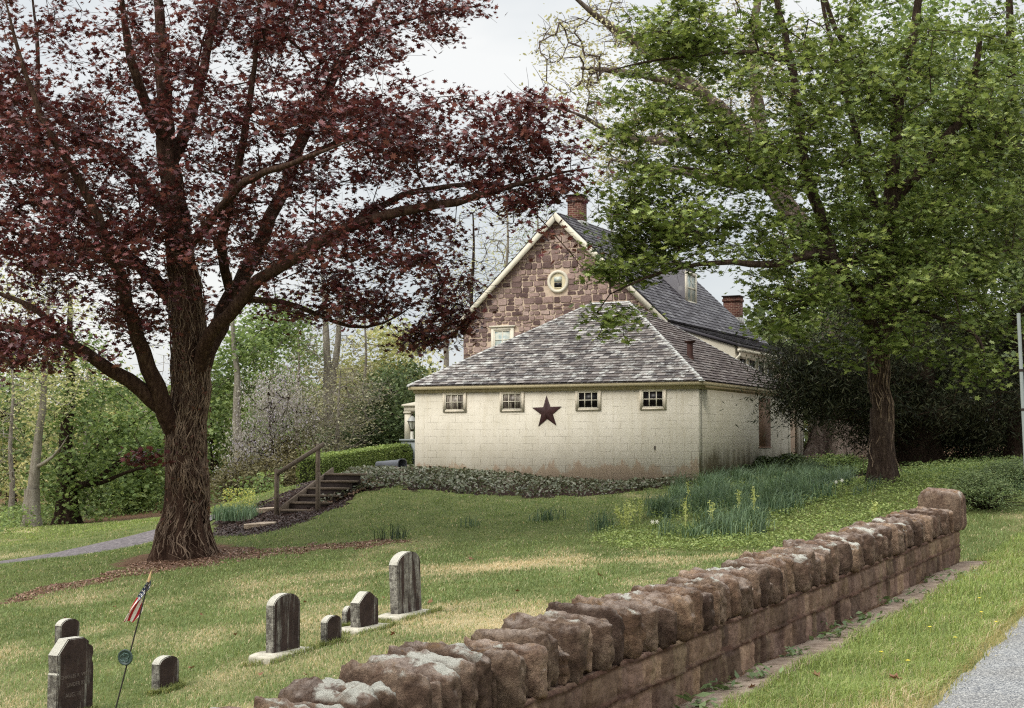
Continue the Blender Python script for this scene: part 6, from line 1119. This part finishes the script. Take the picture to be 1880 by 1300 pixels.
# fallen leaves and dandelions
fm = leafmat('fallen_leaf_brown', [S(92, 56, 36), S(120, 76, 48)], .1); g = Geo(); leaves(g, np.zeros((1, 3)), .13, MAPLE, rng, .0, .2, .5); proto = g.build('fallen_leaf', fm); first = True
for px, py in [(722, 1170), (370, 1133), (430, 1170), (560, 1245), (590, 1278), (352, 1232), (655, 1010), (790, 1110), (1040, 1140), (480, 1244), (210, 1118), (865, 1030), (560, 1110), (1330, 1010), (1500, 1250), (1645, 1255), (1380, 1270), (950, 1090), (120, 1140), (262, 1110), (705, 1102), (1100, 1060)]:
    p = G3(px, py, 5, 40); o = proto if first else proto.copy(); 
    if not first: COL.objects.link(o)
    first = False; o.location = (p[0], p[1], p[2] + .03); o.rotation_euler = (rng.uniform(-.5, .5), rng.uniform(-.5, .5), rng.uniform(0, 6)); o.scale = (1,) * 3; s__ = rng.uniform(.5, 1.0); o.scale = (s__, s__, s__); tag(o, 'curled brown leaf lying on the grass', 'leaf', 'fallen leaves on the grass')
dm = simple('dandelion_yellow', S(206, 186, 60), .7, .1, 9); g = Geo(); V = [(0, 0, .075)] + [(.018 * math.cos(2 * math.pi * k / 12), .018 * math.sin(2 * math.pi * k / 12), .068) for k in range(12)]; g.add(V, [[0, 1 + k, 1 + (k + 1) % 12] for k in range(12)]); g.tube([(0, 0, 0), (.003, 0, .04), (0, 0, .068)], .002, 4); proto = g.build('dandelion', dm); first = True
for s_, o_ in [(1.6, 1.2), (2.1, .9), (3.0, 1.3), (3.8, .95), (5.0, 1.2), (6.2, 1.0), (7.5, 1.4), (9.5, 1.1), (11, 1.3), (12.5, .9), (13.4, 1.4), (14.2, .8), (15.4, 1.2), (4.2, 1.45)]:
    x_, y_ = W0 + WD * s_ + WN * o_; o = proto if first else proto.copy()
    if not first: COL.objects.link(o)
    first = False; o.location = (x_, y_, Hs(x_, y_)); tag(o, 'small yellow dandelion in the grass verge', 'flower', 'dandelions in the verge')

# ------------------------------------------------------------------ pole at the right edge, box, garden arch
pa, pb_ = Wp(1862, 575, 24), Wp(1890, 1000, 24); pb_[2] = Hs(pb_[0], pb_[1]) - .1; pa[0] = pb_[0] - .10
root = empty('metal_pole', tuple(pb_), 'slim pale grey metal pole with dark clamps at the right photo edge', 'pole'); q0, q1 = np.zeros(3), pa - pb_
g = Geo(); g.tube([tuple(q0 + (q1 - q0) * t) for t in np.linspace(0, 1, 6)], .03, 12); g.build('tube', simple('galvanised_metal', S(140, 146, 144), .5, .1, 3, .5), root, smooth=True)
for py in (680, 752):
    c = (Wp(1870, py, 24)[2] - pb_[2]) / q1[2]; e = q0 + (q1 - q0) * c; g = Geo(); g.tube([tuple(e - [0, 0, .02]), tuple(e + [0, 0, .02])], .037, 12); g.build('clamp', mat_dark, root)
p = Wp(1838, 240, 31); root = empty('grey_box', tuple(p), 'pale grey utility box on a short hanging mast showing through the top right leaves', 'box'); g = Geo(); g.box((0, 0, 0), (.24, .2, .3), .2); g.build('case', simple('pale_grey_plastic', S(176, 182, 176), .5, .06, 4), root); g = Geo(); g.box((0, 0, -.17), (.22, .18, .03), .2); g.build('base_plate', mat_dark, root)
g = Geo(); g.tube([(-.38, .3, -.25), (-.38, .3, .55)], .03, 8); g.tube([(-.38, .3, .5), (-.62, -.1, .48)], .02, 6); g.tube([(-.38, .3, .05), (-.1, .05, .05)], .02, 6); g.build('mast', simple('pale_mast', S(160, 164, 158), .5, .06, 4), root)
mw = simple('white_garden_paint', S(206, 202, 190), .6, .06, 4)
p = G3(181, 940, 45, 60); root = empty('garden_arch', tuple(p), 'small white garden arch at the edge of the left wood', 'arch'); g = Geo(); 
for dy in (0, .5): g.tube([(-.32, dy, 0), (-.32, dy, .7)] + [(-.32 * math.cos(a_), dy, .7 + .3 * math.sin(a_)) for a_ in np.linspace(0, math.pi, 9)[1:-1]] + [(.32, dy, .7), (.32, dy, 0)], .035, 6)
for zz in (.3, .6): g.tube([(-.32, 0, zz), (-.32, .5, zz)], .025, 5); g.tube([(.32, 0, zz), (.32, .5, zz)], .025, 5)
g.build('lattice', mw, root)
p = G3(235, 930, 48, 64); root = empty('garden_fence', tuple(p), 'white rail fence and birdhouse post far back among the left trees', 'fence')
for k in range(4): g = Geo(); g.tube([(-.7 + k * .6, 0, -.1), (-.7 + k * .6, 0, .75)], .045, 6); g.build('post', mw, root)
g = Geo(); g.tube([(-.8, 0, .7), (1.2, 0, .7)], .04, 6); g.build('rail', mw, root); g = Geo(); g.tube([(-.9, -.1, 0), (-.9, -.1, 1.5)], .03, 6); g.box((-.9, -.1, 1.62), (.22, .22, .26)); g.build('birdhouse', mw, root)
